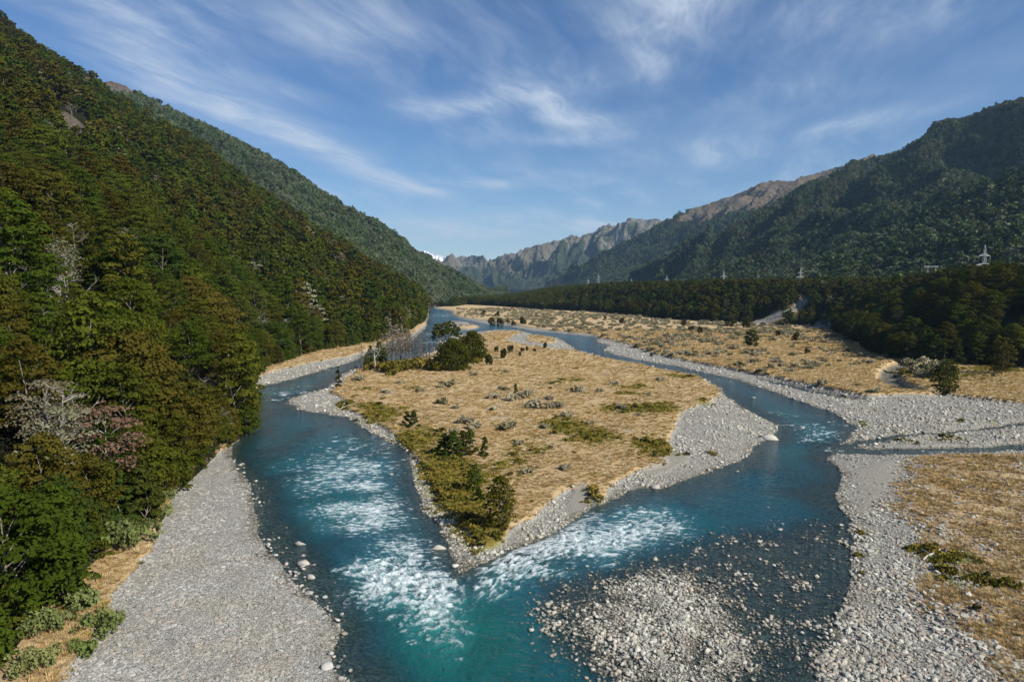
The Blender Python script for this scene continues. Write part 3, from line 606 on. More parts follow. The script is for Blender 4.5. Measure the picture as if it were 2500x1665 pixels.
r4b = resample([B(1100, 4800, 25), B(700, 5000, 25), B(450, 5100, 25), B(250, 5300, 25), B(50, 5600, 25), B(-150, 5900, 25)], len(R4))
hill('mountain_range', 'distant grey rocky range with scree and dark scrub', r4b, [at(u, v, 6300 + 30 * i) for i, (u, v) in enumerate(R4)], 420, 170, 150, 700, M_MOUNT, 'rel', lambda a, P: a, seed=7, gully=190, power=0.95, back=200, jag=14, rug=55)
R4b = [(1290, 606), (1262, 619), (1233, 622), (1215, 630), (1193, 640), (1180, 630), (1172, 626), (1160, 628), (1146, 627), (1136, 628), (1128, 625), (1118, 629), (1107, 633), (1089, 636), (1075, 643), (1060, 656), (1040, 674), (1010, 696), (980, 704)]
r4bb = resample([B(100, 5900, 25), B(-200, 6200, 25), B(-500, 6200, 25), B(-900, 6000, 25)], len(R4b))
hill('mountain_gap', 'grey mountain closing the end of the valley', r4bb, [at(u, v, 7300) for (u, v) in R4b], 260, 130, 150, 700, M_MOUNT, 'rel', lambda a, P: a * 0.9 + 0.05, seed=8, gully=170, power=0.95, back=200, jag=5, rug=40)
R5 = [(940, 655), (985, 632), (1000, 620), (1016, 617), (1024, 622), (1031, 619), (1038, 620), (1045, 613), (1052, 619), (1060, 625), (1072, 628), (1081, 630), (1092, 630), (1100, 638), (1130, 656)]
hill('snow_mountain', 'small snow covered peak far up the valley', resample([B(-2200, 10200, 30), B(-900, 10200, 30)], len(R5)), [at(u, v, 11500) for (u, v) in R5], 160, 90, 120, 500, M_SNOW, 'rel', lambda a, P: a, seed=9, gully=150, back=300, jag=30, rug=140)

# ------------------------------------------------------------------ materials of plants and stones
def mat_leaf(name, cols, trans=0.25, patch=0.02, spread=0.25, autumn=0.0, indiv=0.5):
    """cols: three colours; a tree takes one of them by where it stands, and every leaf spray differs a little"""
    m, g, out = material(name); loc = g.info('Location'); rnd = g.info('Random')
    n = g.noise(loc, patch, 3, 0.6)
    f = g.m('ADD', n, g.m('MULTIPLY', g.m('SUBTRACT', rnd, 0.5), 0.55))
    c = g.mix(g.ramp(f, 0.30, 0.50), cols[0], cols[1]); c = g.mix(g.ramp(f, 0.50, 0.72), c, cols[2])
    lf = g.noise(g.v('ADD', node(g.nt, 'ShaderNodeTexCoord').outputs['Object'], loc), 0.45, 2, 0.6)
    k = g.m('MULTIPLY_ADD', lf, 2 * spread + 0.5, 0.75 - spread)
    k = g.m('MULTIPLY', k, g.m('MULTIPLY_ADD', g.m('FRACT', g.m('MULTIPLY', rnd, 7.31)), indiv, 1 - indiv / 2))
    c = g.mix(1.0, c, g.comb(k, k, k), 'MULTIPLY')
    if autumn: c = g.mix(g.ramp(g.noise(g.pos(), 0.55, 2, 0.5), 0.76, 0.80), c, (0.30, 0.085, 0.012))
    d = node(g.nt, 'ShaderNodeBsdfDiffuse'); g.put(d.inputs[0], c)
    t = node(g.nt, 'ShaderNodeBsdfTranslucent'); g.put(t.inputs[0], g.mix(0.5, c, (0.10, 0.12, 0.01)))
    x = node(g.nt, 'ShaderNodeMixShader'); x.inputs[0].default_value = trans
    g.nt.links.new(d.outputs[0], x.inputs[1]); g.nt.links.new(t.outputs[0], x.inputs[2]); g.nt.links.new(x.outputs[0], out.inputs[0])
    return m
def mat_plain(name, c1, c2, scale=3.0, rough=0.85, vary=0.0, bump=0.0):
    m, g, out = material(name); O = node(g.nt, 'ShaderNodeTexCoord').outputs['Object']
    c = g.mix(g.ramp(g.noise(O, scale, 4, 0.65), 0.3, 0.7), c1, c2)
    if vary:
        k = g.m('MULTIPLY_ADD', g.info('Random'), 2 * vary, 1 - vary); c = g.mix(1.0, c, g.comb(k, k, k), 'MULTIPLY')
    sh = principled(g, c, rough, g.bump(g.noise(O, scale * 2, 4, 0.7), bump, 0.7) if bump else None, 0.2)
    g.nt.links.new(sh, out.inputs[0]); return m
def mat_stone(name, a, b, warm, green=0.0):
    m, g, out = material(name); rnd = g.info('Random'); O = node(g.nt, 'ShaderNodeTexCoord').outputs['Object']
    r2 = g.m('FRACT', g.m('MULTIPLY', rnd, 13.7))
    c = g.mix(rnd, a, b); c = g.mix(g.m('MULTIPLY', g.ramp(r2, 0.75, 1.0), 0.7), c, warm)
    c = g.mix(g.m('MULTIPLY', g.ramp(g.noise(g.info('Location'), 0.10, 3, 0.6), 0.42, 0.68), 0.55), c, (0.30, 0.265, 0.20))
    c = g.mix(g.m('MULTIPLY', g.ramp(g.noise(g.v('ADD', O, g.info('Location')), 2.2, 4, 0.7), 0.45, 0.75), 0.35), c, (0.20, 0.19, 0.16))
    z = g.sep(g.pos())[2]
    c = g.mix(g.ramp(z, 0.16, 0.02), c, g.mix(0.7, c, (0.035, 0.032, 0.022)))      # the wetted foot of a stone is dark
    sh = principled(g, c, 0.85, g.bump(g.noise(O, 5.0, 5, 0.7), 0.12, 0.8), 0.2); g.nt.links.new(sh, out.inputs[0]); return m
BEECH = mat_leaf('beech_leaves', [(0.040, 0.061, 0.007), (0.058, 0.064, 0.008), (0.063, 0.053, 0.009)], 0.16, 0.022, autumn=1)
BEECH_BRIGHT = mat_leaf('fresh_beech_leaves', [(0.046, 0.070, 0.008), (0.066, 0.086, 0.009), (0.062, 0.068, 0.009)], 0.25, 0.03)
BEECH_DARK = mat_leaf('dark_beech_leaves', [(0.034, 0.054, 0.010), (0.047, 0.058, 0.011), (0.060, 0.052, 0.011)], 0.22, 0.02)
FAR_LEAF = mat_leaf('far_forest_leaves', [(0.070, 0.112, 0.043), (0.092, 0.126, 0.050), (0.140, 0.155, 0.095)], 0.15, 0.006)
GREY_LEAF = mat_leaf('lichen_grey_twigs', [(0.15, 0.155, 0.085), (0.19, 0.185, 0.12), (0.16, 0.13, 0.08)], 0.1, 0.03)
RED_LEAF = mat_leaf('dead_russet_leaves', [(0.12, 0.072, 0.050), (0.145, 0.092, 0.068), (0.10, 0.068, 0.048)], 0.2, 0.05)
SCRUB = mat_leaf('matagouri_twigs', [(0.31, 0.275, 0.18), (0.36, 0.32, 0.22), (0.24, 0.22, 0.12)], 0.15, 0.05)
OLIVE = mat_leaf('olive_scrub_leaves', [(0.17, 0.15, 0.028), (0.22, 0.165, 0.034), (0.13, 0.13, 0.026)], 0.2, 0.05)
PALE_GREEN = mat_leaf('pale_green_scrub_leaves', [(0.13, 0.155, 0.055), (0.11, 0.14, 0.04), (0.15, 0.16, 0.06)], 0.2, 0.05)
DARK_SHRUB = mat_leaf('dark_shrub_leaves', [(0.045, 0.048, 0.014), (0.06, 0.05, 0.016), (0.07, 0.05, 0.02)], 0.15, 0.05)
STRAW = mat_leaf('dry_grass_blades', [(0.61, 0.44, 0.215), (0.50, 0.345, 0.155), (0.68, 0.54, 0.33)], 0.4, 0.055, 0.06, indiv=0.25)
RUSSET = mat_leaf('russet_grass_blades', [(0.48, 0.35, 0.17), (0.33, 0.205, 0.09), (0.54, 0.41, 0.22)], 0.3, 0.10, 0.15)
GREENGRASS = mat_leaf('olive_grass_blades', [(0.24, 0.21, 0.035), (0.34, 0.25, 0.06), (0.19, 0.18, 0.03)], 0.3, 0.15, 0.2)
BARK = mat_plain('grey_bark', (0.10, 0.085, 0.065), (0.22, 0.20, 0.17), 2.0)
DEADWOOD = mat_plain('bleached_dead_wood', (0.22, 0.205, 0.175), (0.36, 0.335, 0.295), 2.0)
DARKWOOD = mat_plain('dark_bare_wood', (0.07, 0.062, 0.055), (0.16, 0.14, 0.12), 2.0)
STONE = mat_stone('river_stone', (0.19, 0.195, 0.18), (0.45, 0.445, 0.415), (0.36, 0.28, 0.205))
STONE_PALE = mat_stone('pale_dry_stone', (0.24, 0.24, 0.21), (0.53, 0.52, 0.455), (0.44, 0.355, 0.265))
STONE_RED = mat_stone('pinkish_stone', (0.17, 0.14, 0.125), (0.36, 0.30, 0.265), (0.27, 0.16, 0.12))
STEEL = mat_plain('galvanised_steel', (0.34, 0.36, 0.36), (0.44, 0.46, 0.46), 1.0, 0.5)

# ------------------------------------------------------------------ shapes of plants
def tube(paths, sides=5):
    """tapered tubes: a path is a list of (x, y, z, r)"""
    Vs, Fs, o = [], [], 0
    for p in paths:
        p = np.array(p, float); n = len(p)
        d = np.gradient(p[:, :3], axis=0); d /= np.linalg.norm(d, axis=1)[:, None] + 1e-9
        up = np.where(np.abs(d[:, 2:3]) > 0.9, np.array([[1.0, 0, 0]]), np.array([[0, 0, 1.0]]))
        u = np.cross(d, up); u /= np.linalg.norm(u, axis=1)[:, None] + 1e-9; w = np.cross(d, u)
        a = np.arange(sides) * 2 * math.pi / sides
        ring = p[:, None, :3] + p[:, 3][:, None, None] * (np.cos(a)[None, :, None] * u[:, None] + np.sin(a)[None, :, None] * w[:, None])
        Vs.append(ring.reshape(-1, 3)); i = np.arange(n * sides).reshape(n, sides) + o; j = np.roll(i, -1, 1)
        Fs.append(np.stack([i[:-1], j[:-1], j[1:], i[1:]], -1).reshape(-1, 4)); o += n * sides
    return np.concatenate(Vs), np.concatenate(Fs)
def sprays(C, N, size, r, asp=1.5):
    """leaf sprays: a bent lozenge at each centre C facing N"""
    n = len(C); N = N / (np.linalg.norm(N, axis=1)[:, None] + 1e-9)
    h = r.normal(size=(n, 3)); u = np.cross(N, h); u /= np.linalg.norm(u, axis=1)[:, None] + 1e-9; w = np.cross(N, u)
    s = (np.asarray(size) * r.uniform(0.6, 1.35, n))[:, None]
    a, b = u * s * asp * 0.5, w * s * 0.5; lift = N * s * 0.18
    V = np.stack([C - a - lift, C - b + lift * 0.3, C + a - lift, C + b + lift * 0.3], 1).reshape(-1, 3)
    return V, np.arange(4 * n).reshape(n, 4)
def crown_beech(seed, n=1600, Rr=4.2, H=13.0, leaf=0.5, clumps=26, flat=0.34, low=0.28, shape='dome'):
    """tiers of flattish leaf clumps round a trunk"""
    r = np.random.default_rng(seed); cs = []
    for i in range(clumps):
        t = (i + r.uniform(0.1, 0.9)) / clumps; h = low + (1 - low) * t
        if shape == 'dome': prof = math.sqrt(max(0.05, 1 - ((t - 0.38) / 0.66) ** 2))
        elif shape == 'cone': prof = (1 - t) ** 0.8 + 0.06
        else: prof = 0.75 + 0.25 * math.sin(t * 5)
        a = i * 2.4 + r.uniform(-.5, .5); q = r.uniform(0.45, 0.9) if t < 0.9 else r.uniform(0, 0.4)
        cs.append((math.cos(a) * Rr * prof * q, math.sin(a) * Rr * prof * q, h * H + r.uniform(-.3, .3), Rr * (0.20 + 0.20 * prof) * r.uniform(0.8, 1.35)))
    cs = np.array(cs); w = cs[:, 3] ** 2; k = r.choice(len(cs), n, p=w / w.sum())
    d = r.normal(size=(n, 3)); d /= np.linalg.norm(d, axis=1)[:, None]; d[:, 2] = np.where(r.random(n) < 0.75, np.abs(d[:, 2]), d[:, 2])
    rad = cs[k, 3][:, None] * r.uniform(0.55, 1.05, n)[:, None] ** 0.6
    C = cs[k, :3] + d * rad * np.array([1, 1, flat]); C[:, 2] -= 0.10 * rad[:, 0] * (d[:, 0] ** 2 + d[:, 1] ** 2)
    N = d * np.array([1.0, 1.0, 1.1]) + np.array([0, 0, 0.30]) + r.normal(size=(n, 3)) * 0.38
    return sprays(C, N, leaf, r), cs
def limbs(cs, H, r, tr=0.20, lean=0.3, count=9):
    top = H * 0.82; zs = np.linspace(0, top, 6); off = np.cumsum(r.normal(size=(6, 2)) * lean, 0); off -= off[0]
    trunk = [[(off[i, 0], off[i, 1], zs[i] - (0.4 if i == 0 else 0), tr * (1 - 0.75 * i / 5)) for i in range(6)]]
    br = []
    for c in cs[np.argsort(-cs[:, 3])[:count]]:
        z0 = max(0.12 * H, c[2] - 0.18 * H); x0 = np.interp(z0, zs, off[:, 0]); y0 = np.interp(z0, zs, off[:, 1])
        m = ((c[0] + x0) / 2, (c[1] + y0) / 2, z0 * 0.4 + c[2] * 0.6)
        br.append([(x0, y0, z0, tr * 0.42), (*m, tr * 0.26), (c[0], c[1], c[2], tr * 0.08)])
    return trunk + br
def twiggy(seed, H, spread, levels=3, first=7, tr=0.16, up=0.5, bare_low=0.3, split=4):
    """a leafless tree: forking limbs"""
    r = np.random.default_rng(seed); paths = []
    zs = np.linspace(0, H, 6); off = np.cumsum(r.normal(size=(6, 2)) * 0.18, 0); off -= off[0]
    paths.append([(off[i, 0], off[i, 1], zs[i] - (0.4 if i == 0 else 0), tr * (1 - 0.85 * i / 5)) for i in range(6)])
    def grow(p, d, L, rr, lv):
        q = p + d * L * 0.5 + r.normal(size=3) * L * 0.06; e = p + d * L + r.normal(size=3) * L * 0.12 + np.array([0, 0, L * 0.08])
        paths.append([(*p, rr), (*q, rr * 0.7), (*e, rr * 0.3)])
        if lv > 0:
            for _ in range(split):
                t = r.uniform(0.3, 1.0); b = p + (e - p) * t; dd = d + r.normal(size=3) * 0.6; dd[2] += 0.15; dd /= np.linalg.norm(dd)
                grow(b, dd, L * r.uniform(0.35, 0.6), rr * 0.5, lv - 1)
    for i in range(first):
        t = bare_low + (1 - bare_low) * (i + r.random()) / first; a = i * 2.4 + r.uniform(-.6, .6)
        p = np.array([np.interp(t * H, zs, off[:, 0]), np.interp(t * H, zs, off[:, 1]), t * H])
        d = np.array([math.cos(a), math.sin(a), up + r.uniform(-.2, .3)]); d /= np.linalg.norm(d)
        grow(p, d, spread * (1.25 - t) * r.uniform(0.6, 1.2), tr * 0.45, levels - 1)
    return paths
def bush_pts(seed, n, rx, rz, leaf, lumps=7, low=0.0, asp=1.5):
    r = np.random.default_rng(seed); c = np.stack([r.normal(0, rx * 0.42, lumps), r.normal(0, rx * 0.42, lumps), r.uniform(0.25, 0.7, lumps) * rz], 1); s = r.uniform(0.35, 0.6, lumps)
    k = r.integers(0, lumps, n); d = r.normal(size=(n, 3)); d /= np.linalg.norm(d, axis=1)[:, None]
    C = c[k] + d * np.stack([s[k] * rx, s[k] * rx, s[k] * rz * 0.75], 1) * r.uniform(0.6, 1.05, (n, 1)); C[:, 2] = np.maximum(C[:, 2], low)
    return sprays(C, d * 0.7 + np.array([0, 0, 0.45]) + r.normal(size=(n, 3)) * 0.5, leaf, r, asp)
def tuft(seed, n, h, spread, w):
    r = np.random.default_rng(seed); a = r.uniform(0, 2 * math.pi, n); L = h * r.uniform(0.55, 1.1, n); o = spread * r.uniform(0.2, 1.0, n)
    b = np.stack([np.cos(a) * o * 0.3, np.sin(a) * o * 0.3, np.full(n, -0.05)], 1); t = np.stack([np.cos(a) * o, np.sin(a) * o, L], 1)
    sdv = np.stack([-np.sin(a), np.cos(a), np.zeros(n)], 1) * w * r.uniform(0.6, 1.3, n)[:, None]
    V = np.stack([b - sdv, b + sdv, t], 1).reshape(-1, 3); return V, np.arange(3 * n).reshape(n, 3)
def icosphere(sub=1):
    import bmesh
    bm = bmesh.new(); bmesh.ops.create_icosphere(bm, subdivisions=sub, radius=1.0)
    V = np.array([v.co[:] for v in bm.verts]); Fa = np.array([[v.index for v in f.verts] for f in bm.faces]); bm.free(); return V, Fa
ICO_V, ICO_F = icosphere(2)
def stone_mesh(name, seed, mat, flat=0.6, rough=0.16):
    r = np.random.default_rng(seed); V = ICO_V.copy()
    for _ in range(9):                                            # worn facets
        nrm = r.normal(size=3); nrm /= np.linalg.norm(nrm); c = r.uniform(0.52, 0.86); d = V @ nrm
        V = V - np.outer(np.maximum(d - c, 0) * 0.85, nrm)
    V = V * (1 + rough * (fbm(V[:, 0] * 1.3 + seed, V[:, 1] * 1.3 + V[:, 2], 2)))[:, None]
    return mesh_np(name, V * np.array([1.0, r.uniform(0.65, 0.9), flat * r.uniform(0.8, 1.15)]) * 0.5, ICO_F, mat, True)
ICO_V1, ICO_F1 = icosphere(1)
def stone_lo(name, seed, mat, flat=0.6):
    r = np.random.default_rng(seed); V = ICO_V1 * (1 + 0.30 * r.normal(size=(len(ICO_V1), 1)).clip(-1, 1))
    return mesh_np(name, V * np.array([1.0, r.uniform(0.6, 0.9), flat]) * 0.5, ICO_F1, mat, False)
HID = []                                                          # sources of scattered stuff: kept out of the scene
def source(name, me): o = bpy.data.objects.new(name, me); HID.append(o); return o
def merged(name, parts):
    """one mesh from [(V, F, material)]"""
    Vs, Fq, mi, o, mats = [], [], [], 0, []
    for V, Fa, m in parts:
        if m not in mats: mats.append(m)
        Fa = np.asarray(Fa)
        if Fa.shape[1] == 3: Fa = np.concatenate([Fa, Fa[:, 2:3]], 1) if False else Fa
        Vs.append(V); Fq.append(Fa + o); mi.append(np.full(len(Fa), mats.index(m))); o += len(V)
    me = mesh_np(name, np.concatenate(Vs), np.concatenate(Fq), None, True)
    for m in mats: me.materials.append(m)
    me.polygons.foreach_set('material_index', np.concatenate(mi).astype(np.int32)); return me

def scatter(name, label, pts, rot, scl, idx, sources, parent=None, kind='stuff'):
    """one object of kind stuff: each point carries one of the source shapes"""
    me = mesh_np(name, pts, None, None, True, dict(rot=rot.astype(np.float32), scl=scl.astype(np.float32), idx=idx.astype(np.int32)))
    o = obj(name, me, parent)
    ng = bpy.data.node_groups.new(name, 'GeometryNodeTree')
    ng.interface.new_socket('Geometry', in_out='INPUT', socket_type='NodeSocketGeometry'); ng.interface.new_socket('Geometry', in_out='OUTPUT', socket_type='NodeSocketGeometry')
    gi, go = ng.nodes.new('NodeGroupInput'), ng.nodes.new('NodeGroupOutput'); L = ng.links.new
    iop = ng.nodes.new('GeometryNodeInstanceOnPoints'); iop.inputs['Pick Instance'].default_value = True
    join = ng.nodes.new('GeometryNodeJoinGeometry')
    for s in sources[::-1]:
        oi = ng.nodes.new('GeometryNodeObjectInfo'); oi.inputs['Object'].default_value = s; oi.inputs['As Instance'].default_value = True
        L(oi.outputs['Geometry'], join.inputs[0])
    def na(nm, t):
        n = ng.nodes.new('GeometryNodeInputNamedAttribute'); n.data_type = t; n.inputs['Name'].default_value = nm; return n.outputs['Attribute']
    e2r = ng.nodes.new('FunctionNodeEulerToRotation'); L(na('rot', 'FLOAT_VECTOR'), e2r.inputs[0])
    L(gi.outputs[0], iop.inputs['Points']); L(join.outputs[0], iop.inputs['Instance']); L(na('idx', 'INT'), iop.inputs['Instance Index'])
    L(e2r.outputs[0], iop.inputs['Rotation']); L(na('scl', 'FLOAT_VECTOR'), iop.inputs['Scale']); L(iop.outputs[0], go.inputs[0])
    md = o.modifiers.new('scatter', 'NODES'); md.node_group = ng
    return tag(o, label, kind=kind)
def in_view(P, margin=0.12, top=0.9):
    d1 = P[:, 1] * math.cos(PITCH) - (P[:, 2] - CAMH) * math.sin(PITCH); a = P[:, 0] / np.maximum(d1, 1e-3)
    e = (P[:, 1] * math.sin(PITCH) + (P[:, 2] - CAMH) * math.cos(PITCH)) / np.maximum(d1, 1e-3)
    return (d1 > 8) & (np.abs(a) < 0.75 + margin) & (e > -0.5 - margin) & (e < top)
def put_rot(n, r, tilt=0.06): return np.stack([r.normal(0, tilt, n), r.normal(0, tilt, n), r.uniform(0, 2 * math.pi, n)], 1)
def slope_points(name, density, r, smax=1.0):
    """random points over a hill sheet, about `density` to the square metre"""
    P, val = HILLS[name]; P = P[1:-2]; val = val[1:-2]
    a, b, c, d = P[:-1, :-1], P[:-1, 1:], P[1:, 1:], P[1:, :-1]
    ar = 0.5 * np.linalg.norm(np.cross((b - a)[..., :2], (d - a)[..., :2])[..., None] * 1.0, axis=-1) + 0.5 * np.abs(np.cross((c - b)[..., :2], (c - d)[..., :2]))
    n = r.poisson(ar * density); ii, jj = np.nonzero(n); rep = np.repeat(np.arange(len(ii)), n[ii, jj]); ii, jj = ii[rep], jj[rep]
    u, v = r.random((len(ii), 1)), r.random((len(ii), 1))
    p = a[ii, jj] * (1 - u) * (1 - v) + b[ii, jj] * u * (1 - v) + c[ii, jj] * u * v + d[ii, jj] * (1 - u) * v
    return p, val[ii, jj]

# ------------------------------------------------------------------ tree shapes, shared by all trees of a sort
def tree_shape(name, seed, mat, n=1500, Rr=4.3, H=14.0, leaf=0.55, clumps=26, flat=0.34, low=0.25, shape='dome', tr=0.22, count=9, bark=None, lean=0.3):
    (V, Fa), cs = crown_beech(seed, n, Rr, H, leaf, clumps, flat, low, shape)
    r = np.random.default_rng(seed + 500); tv, tf = tube(limbs(cs, H, r, tr, lean, count), 5)
    return dict(crown=mesh_np('crown', V, Fa, mat, False), trunk=mesh_np('trunk', tv, tf, bark or BARK), H=H, all=None, raw=(V, Fa, mat, tv, tf, bark or BARK))
def whole(sh, name):
    V, Fa, m, tv, tf, bk = sh['raw']; me = merged(name, [(V, Fa, m), (tv, tf, bk)])
    me.polygons.foreach_set('use_smooth', np.zeros(len(me.polygons), bool)); return source(name, me)
HI = [tree_shape('beech', 1, BEECH, 4200, 5.0, 14.5, 0.37, 44), tree_shape('beech', 2, BEECH, 3800, 4.0, 16.0, 0.36, 40, low=0.2), tree_shape('beech', 3, BEECH, 4400, 5.8, 13.0, 0.38, 46, 0.28),
      tree_shape('beech', 4, BEECH_BRIGHT, 4000, 4.8, 14.0, 0.36, 40), tree_shape('beech', 5, BEECH_BRIGHT, 3200, 3.8, 12.0, 0.35, 38, low=0.12), tree_shape('beech', 6, BEECH_DARK, 3800, 4.4, 15.0, 0.37, 42, low=0.15),
      tree_shape('beech', 7, GREY_LEAF, 1500, 4.4, 13.0, 0.28, 40, 0.25, bark=DEADWOOD, count=18)]
EDGE = [tree_shape('edge', 11, BEECH_BRIGHT, 1500, 2.9, 9.0, 0.42, 30, 0.45, 0.04, 'cone', 0.12), tree_shape('edge', 12, BEECH_DARK, 1600, 3.0, 11.0, 0.45, 32, 0.45, 0.04, 'cone', 0.14), tree_shape('edge', 13, BEECH, 1500, 3.4, 8.5, 0.45, 28, 0.45, 0.06, 'dome', 0.14)]
MID = [tree_shape('mid', 21 + i, m, 420, 4.6 - 0.3 * (i % 3), 14.0 + (i % 2), 1.05, 20, 0.36, 0.2, 'dome', 0.2, 4) for i, m in enumerate((BEECH, BEECH, BEECH_BRIGHT, BEECH_DARK, BEECH))] + [tree_shape('mid', 27, GREY_LEAF, 260, 4.2, 13.0, 0.7, 18, 0.3, 0.2, 'dome', 0.2, 10, DEADWOOD)]
FAR = [tree_shape('far', 31 + i, m, 90, 4.6, 12.0, 2.3, 10, 0.5, 0.15, 'dome', 0.2, 1) for i, m in enumerate((FAR_LEAF, FAR_LEAF, BEECH_DARK, FAR_LEAF))] + [tree_shape('far', 36, GREY_LEAF, 60, 4.0, 11.0, 1.3, 9, 0.5, 0.15, 'dome', 0.15, 3, DEADWOOD)]
def dead_shape(name, seed, H, spread, mat, **kw):
    tv, tf = tube(twiggy(seed, H, spread, **kw), 4); return mesh_np(name, tv, tf, mat)
DEAD = [dead_shape('bare_tree', 41, 11, 5.5, DEADWOOD, levels=3, first=9, tr=0.2), dead_shape('bare_tree', 42, 9, 6.5, DEADWOOD, levels=3, first=8, tr=0.2, up=0.2), dead_shape('bare_tree', 43, 12, 3.0, DARKWOOD, levels=2, first=14, tr=0.16, up=0.1, bare_low=0.15)]
S_MID = [whole(s, 'mid_tree_source') for s in MID]; S_FAR = [whole(s, 'far_tree_source') for s in FAR]; S_HI = [whole(s, 'tree_source') for s in HI]; S_EDGE = [whole(s, 'edge_tree_source') for s in EDGE]
S_DEAD = [source('bare_tree_source', m) for m in DEAD]

def tree(name, label, category, sh, loc, sc, rz, group=None, tilt=(0, 0), wide=1.0):
    e = empty(name, loc, rz); e.rotation_euler = (tilt[0], tilt[1], rz); e.scale = (sc * wide, sc * wide, sc)
    obj('trunk', sh['trunk'], e); obj('crown', sh['crown'], e)
    return tag(e, label, category, group)
def single(name, label, category, me, loc, sc=1.0, rz=0.0, group=None):
    o = obj(name, me); o.location = loc; o.rotation_euler = (0, 0, rz); o.scale = (sc,) * 3 if np.isscalar(sc) else sc
    return tag(o, label, category, group)
def zat(x, y): return float(terrain(np.array([x]), np.array([y]), False)[0])
def uv_of(P):
    d = P - np.array([0, 0, CAMH]); f = np.maximum(d[..., 1] * math.cos(PITCH) - d[..., 2] * math.sin(PITCH), 1e-3)
    return 1250 + FPX * d[..., 0] / f, 832.5 - FPX * (d[..., 1] * math.sin(PITCH) + d[..., 2] * math.cos(PITCH)) / f
def hill_at(name, u, v):
    P = HILLS[name][0][1:-2].reshape(-1, 3); a, b = uv_of(P); d = (a - u) ** 2 + (b - v) ** 2 + 1e9 * (P[:, 1] < 5)
    return P[np.argmin(d + 0.02 * P[:, 1])]
r = np.random.default_rng(11)
def clear_of(P, spots, h=13.0):
    """True where a tree of height h would not stand in front of an open patch"""
    hid = np.zeros(len(P))
    for k in (0, .35, .7, 1.0): hid = np.maximum(hid, blobs(P + np.array([0, 0, h * k]), spots, 0))
    return hid < 0.42
SLIP_L = [(185, 310, 62, 13, 40, 1.0), (148, 286, 24, 8, 40, .8)]
SLIP_R = [(1955, 742, 30, 9, -38, 1.0), (1900, 770, 34, 9, -22, 1.0), (1855, 786, 26, 7, -10, 1.0), (2010, 792, 34, 8, -10, .9), (2110, 838, 30, 7, -15, .8)]

# ------------------------------------------------------------------ forest on the left hillside
P, bare = slope_points('hillside_left', 1 / 34.0, r)
ok = in_view(P + np.array([0, 0, 8]), 0.18, 0.75) & (bare < 0.14); ok &= clear_of(P, SLIP_L); P = P[ok]
D = np.linalg.norm(P - np.array([0, 0, CAMH]), axis=1)
o_ = np.argsort(D); P, D = P[o_], D[o_]
keep = np.ones(len(P), bool)                                      # thin out trees that stand too close, near the camera
for i in range(min(2600, len(P))):
    if keep[i]:
        j = slice(i + 1, min(i + 400, len(P))); q = ((P[j, :2] - P[i, :2]) ** 2).sum(1) < 4.8 ** 2; keep[j] &= ~q
P, D = P[keep], D[keep]
SPECIAL = [(60, 985), (150, 1085), (250, 1115), (20, 1060)]
pu, pv_ = uv_of(P)
NI = 190
kinds = r.choice(7, len(P), p=[.27, .20, .17, .16, .09, .09, .02]); sc_ = np.clip(0.92 * np.exp(0.36 * r.normal(size=len(P))), .42, 1.75); rz_ = r.uniform(0, 6.28, len(P)); sc_ = np.where(D < 125, np.minimum(sc_, 1.12), sc_)
ORD = 'first second third fourth fifth sixth seventh eighth ninth tenth eleventh twelfth thirteenth fourteenth fifteenth sixteenth'.split()
WORD = ['olive green', 'tall olive', 'broad spreading', 'bright green', 'bushy bright green', 'dark green', 'pale lichened']
def zone(p, s):
    u, v = uv_of(p[None]); u, v = float(u[0]), float(v[0]); sz = 'small' if s < .8 else ('large' if s > 1.1 else 'middling')
    w = 'by the left picture margin' if u < 90 else ('above the lower gravel bank' if u < 260 else ('above the mid gravel bank' if u < 430 else 'above the river bend'))
    h = 'at the forest foot' if v > 1330 else ('low on the slope' if v > 1150 else ('midway up the slope' if v > 950 else 'higher up the slope'))
    return sz, f'{h} {w}'
for i in range(NI):
    k = kinds[i]; sz, zn = zone(P[i], sc_[i]); lab = f'{sz} {WORD[k]} beech {zn}'
    tree('beech_tree', lab, 'tree', HI[k], P[i], sc_[i] * 0.9, rz_[i], f'{sz} {WORD[k]} beeches {zn}', (r.normal(0, .06), r.normal(0, .06)))
def forest(name, label, P, kinds, sc, srcs, tilt=0.06):
    return scatter(name, label, P, put_rot(len(P), r, tilt), np.stack([sc * r.uniform(.85, 1.15, len(P)), sc * r.uniform(.85, 1.15, len(P)), sc], 1), kinds, srcs)
m = slice(NI, None); nearm = (D < 420) & (np.arange(len(P)) >= NI); midm = (D >= 420)
forest('forest_hillside_left', 'mass of beech forest higher up the left hillside', P[nearm], kinds[nearm], sc_[nearm], S_HI)
km = r.choice(6, len(P), p=[.27, .22, .20, .13, .15, .03])
forest('forest_hillside_left_upper', 'beech forest on the upper left hillside and its ridge', P[midm], km[midm], sc_[midm], S_MID)
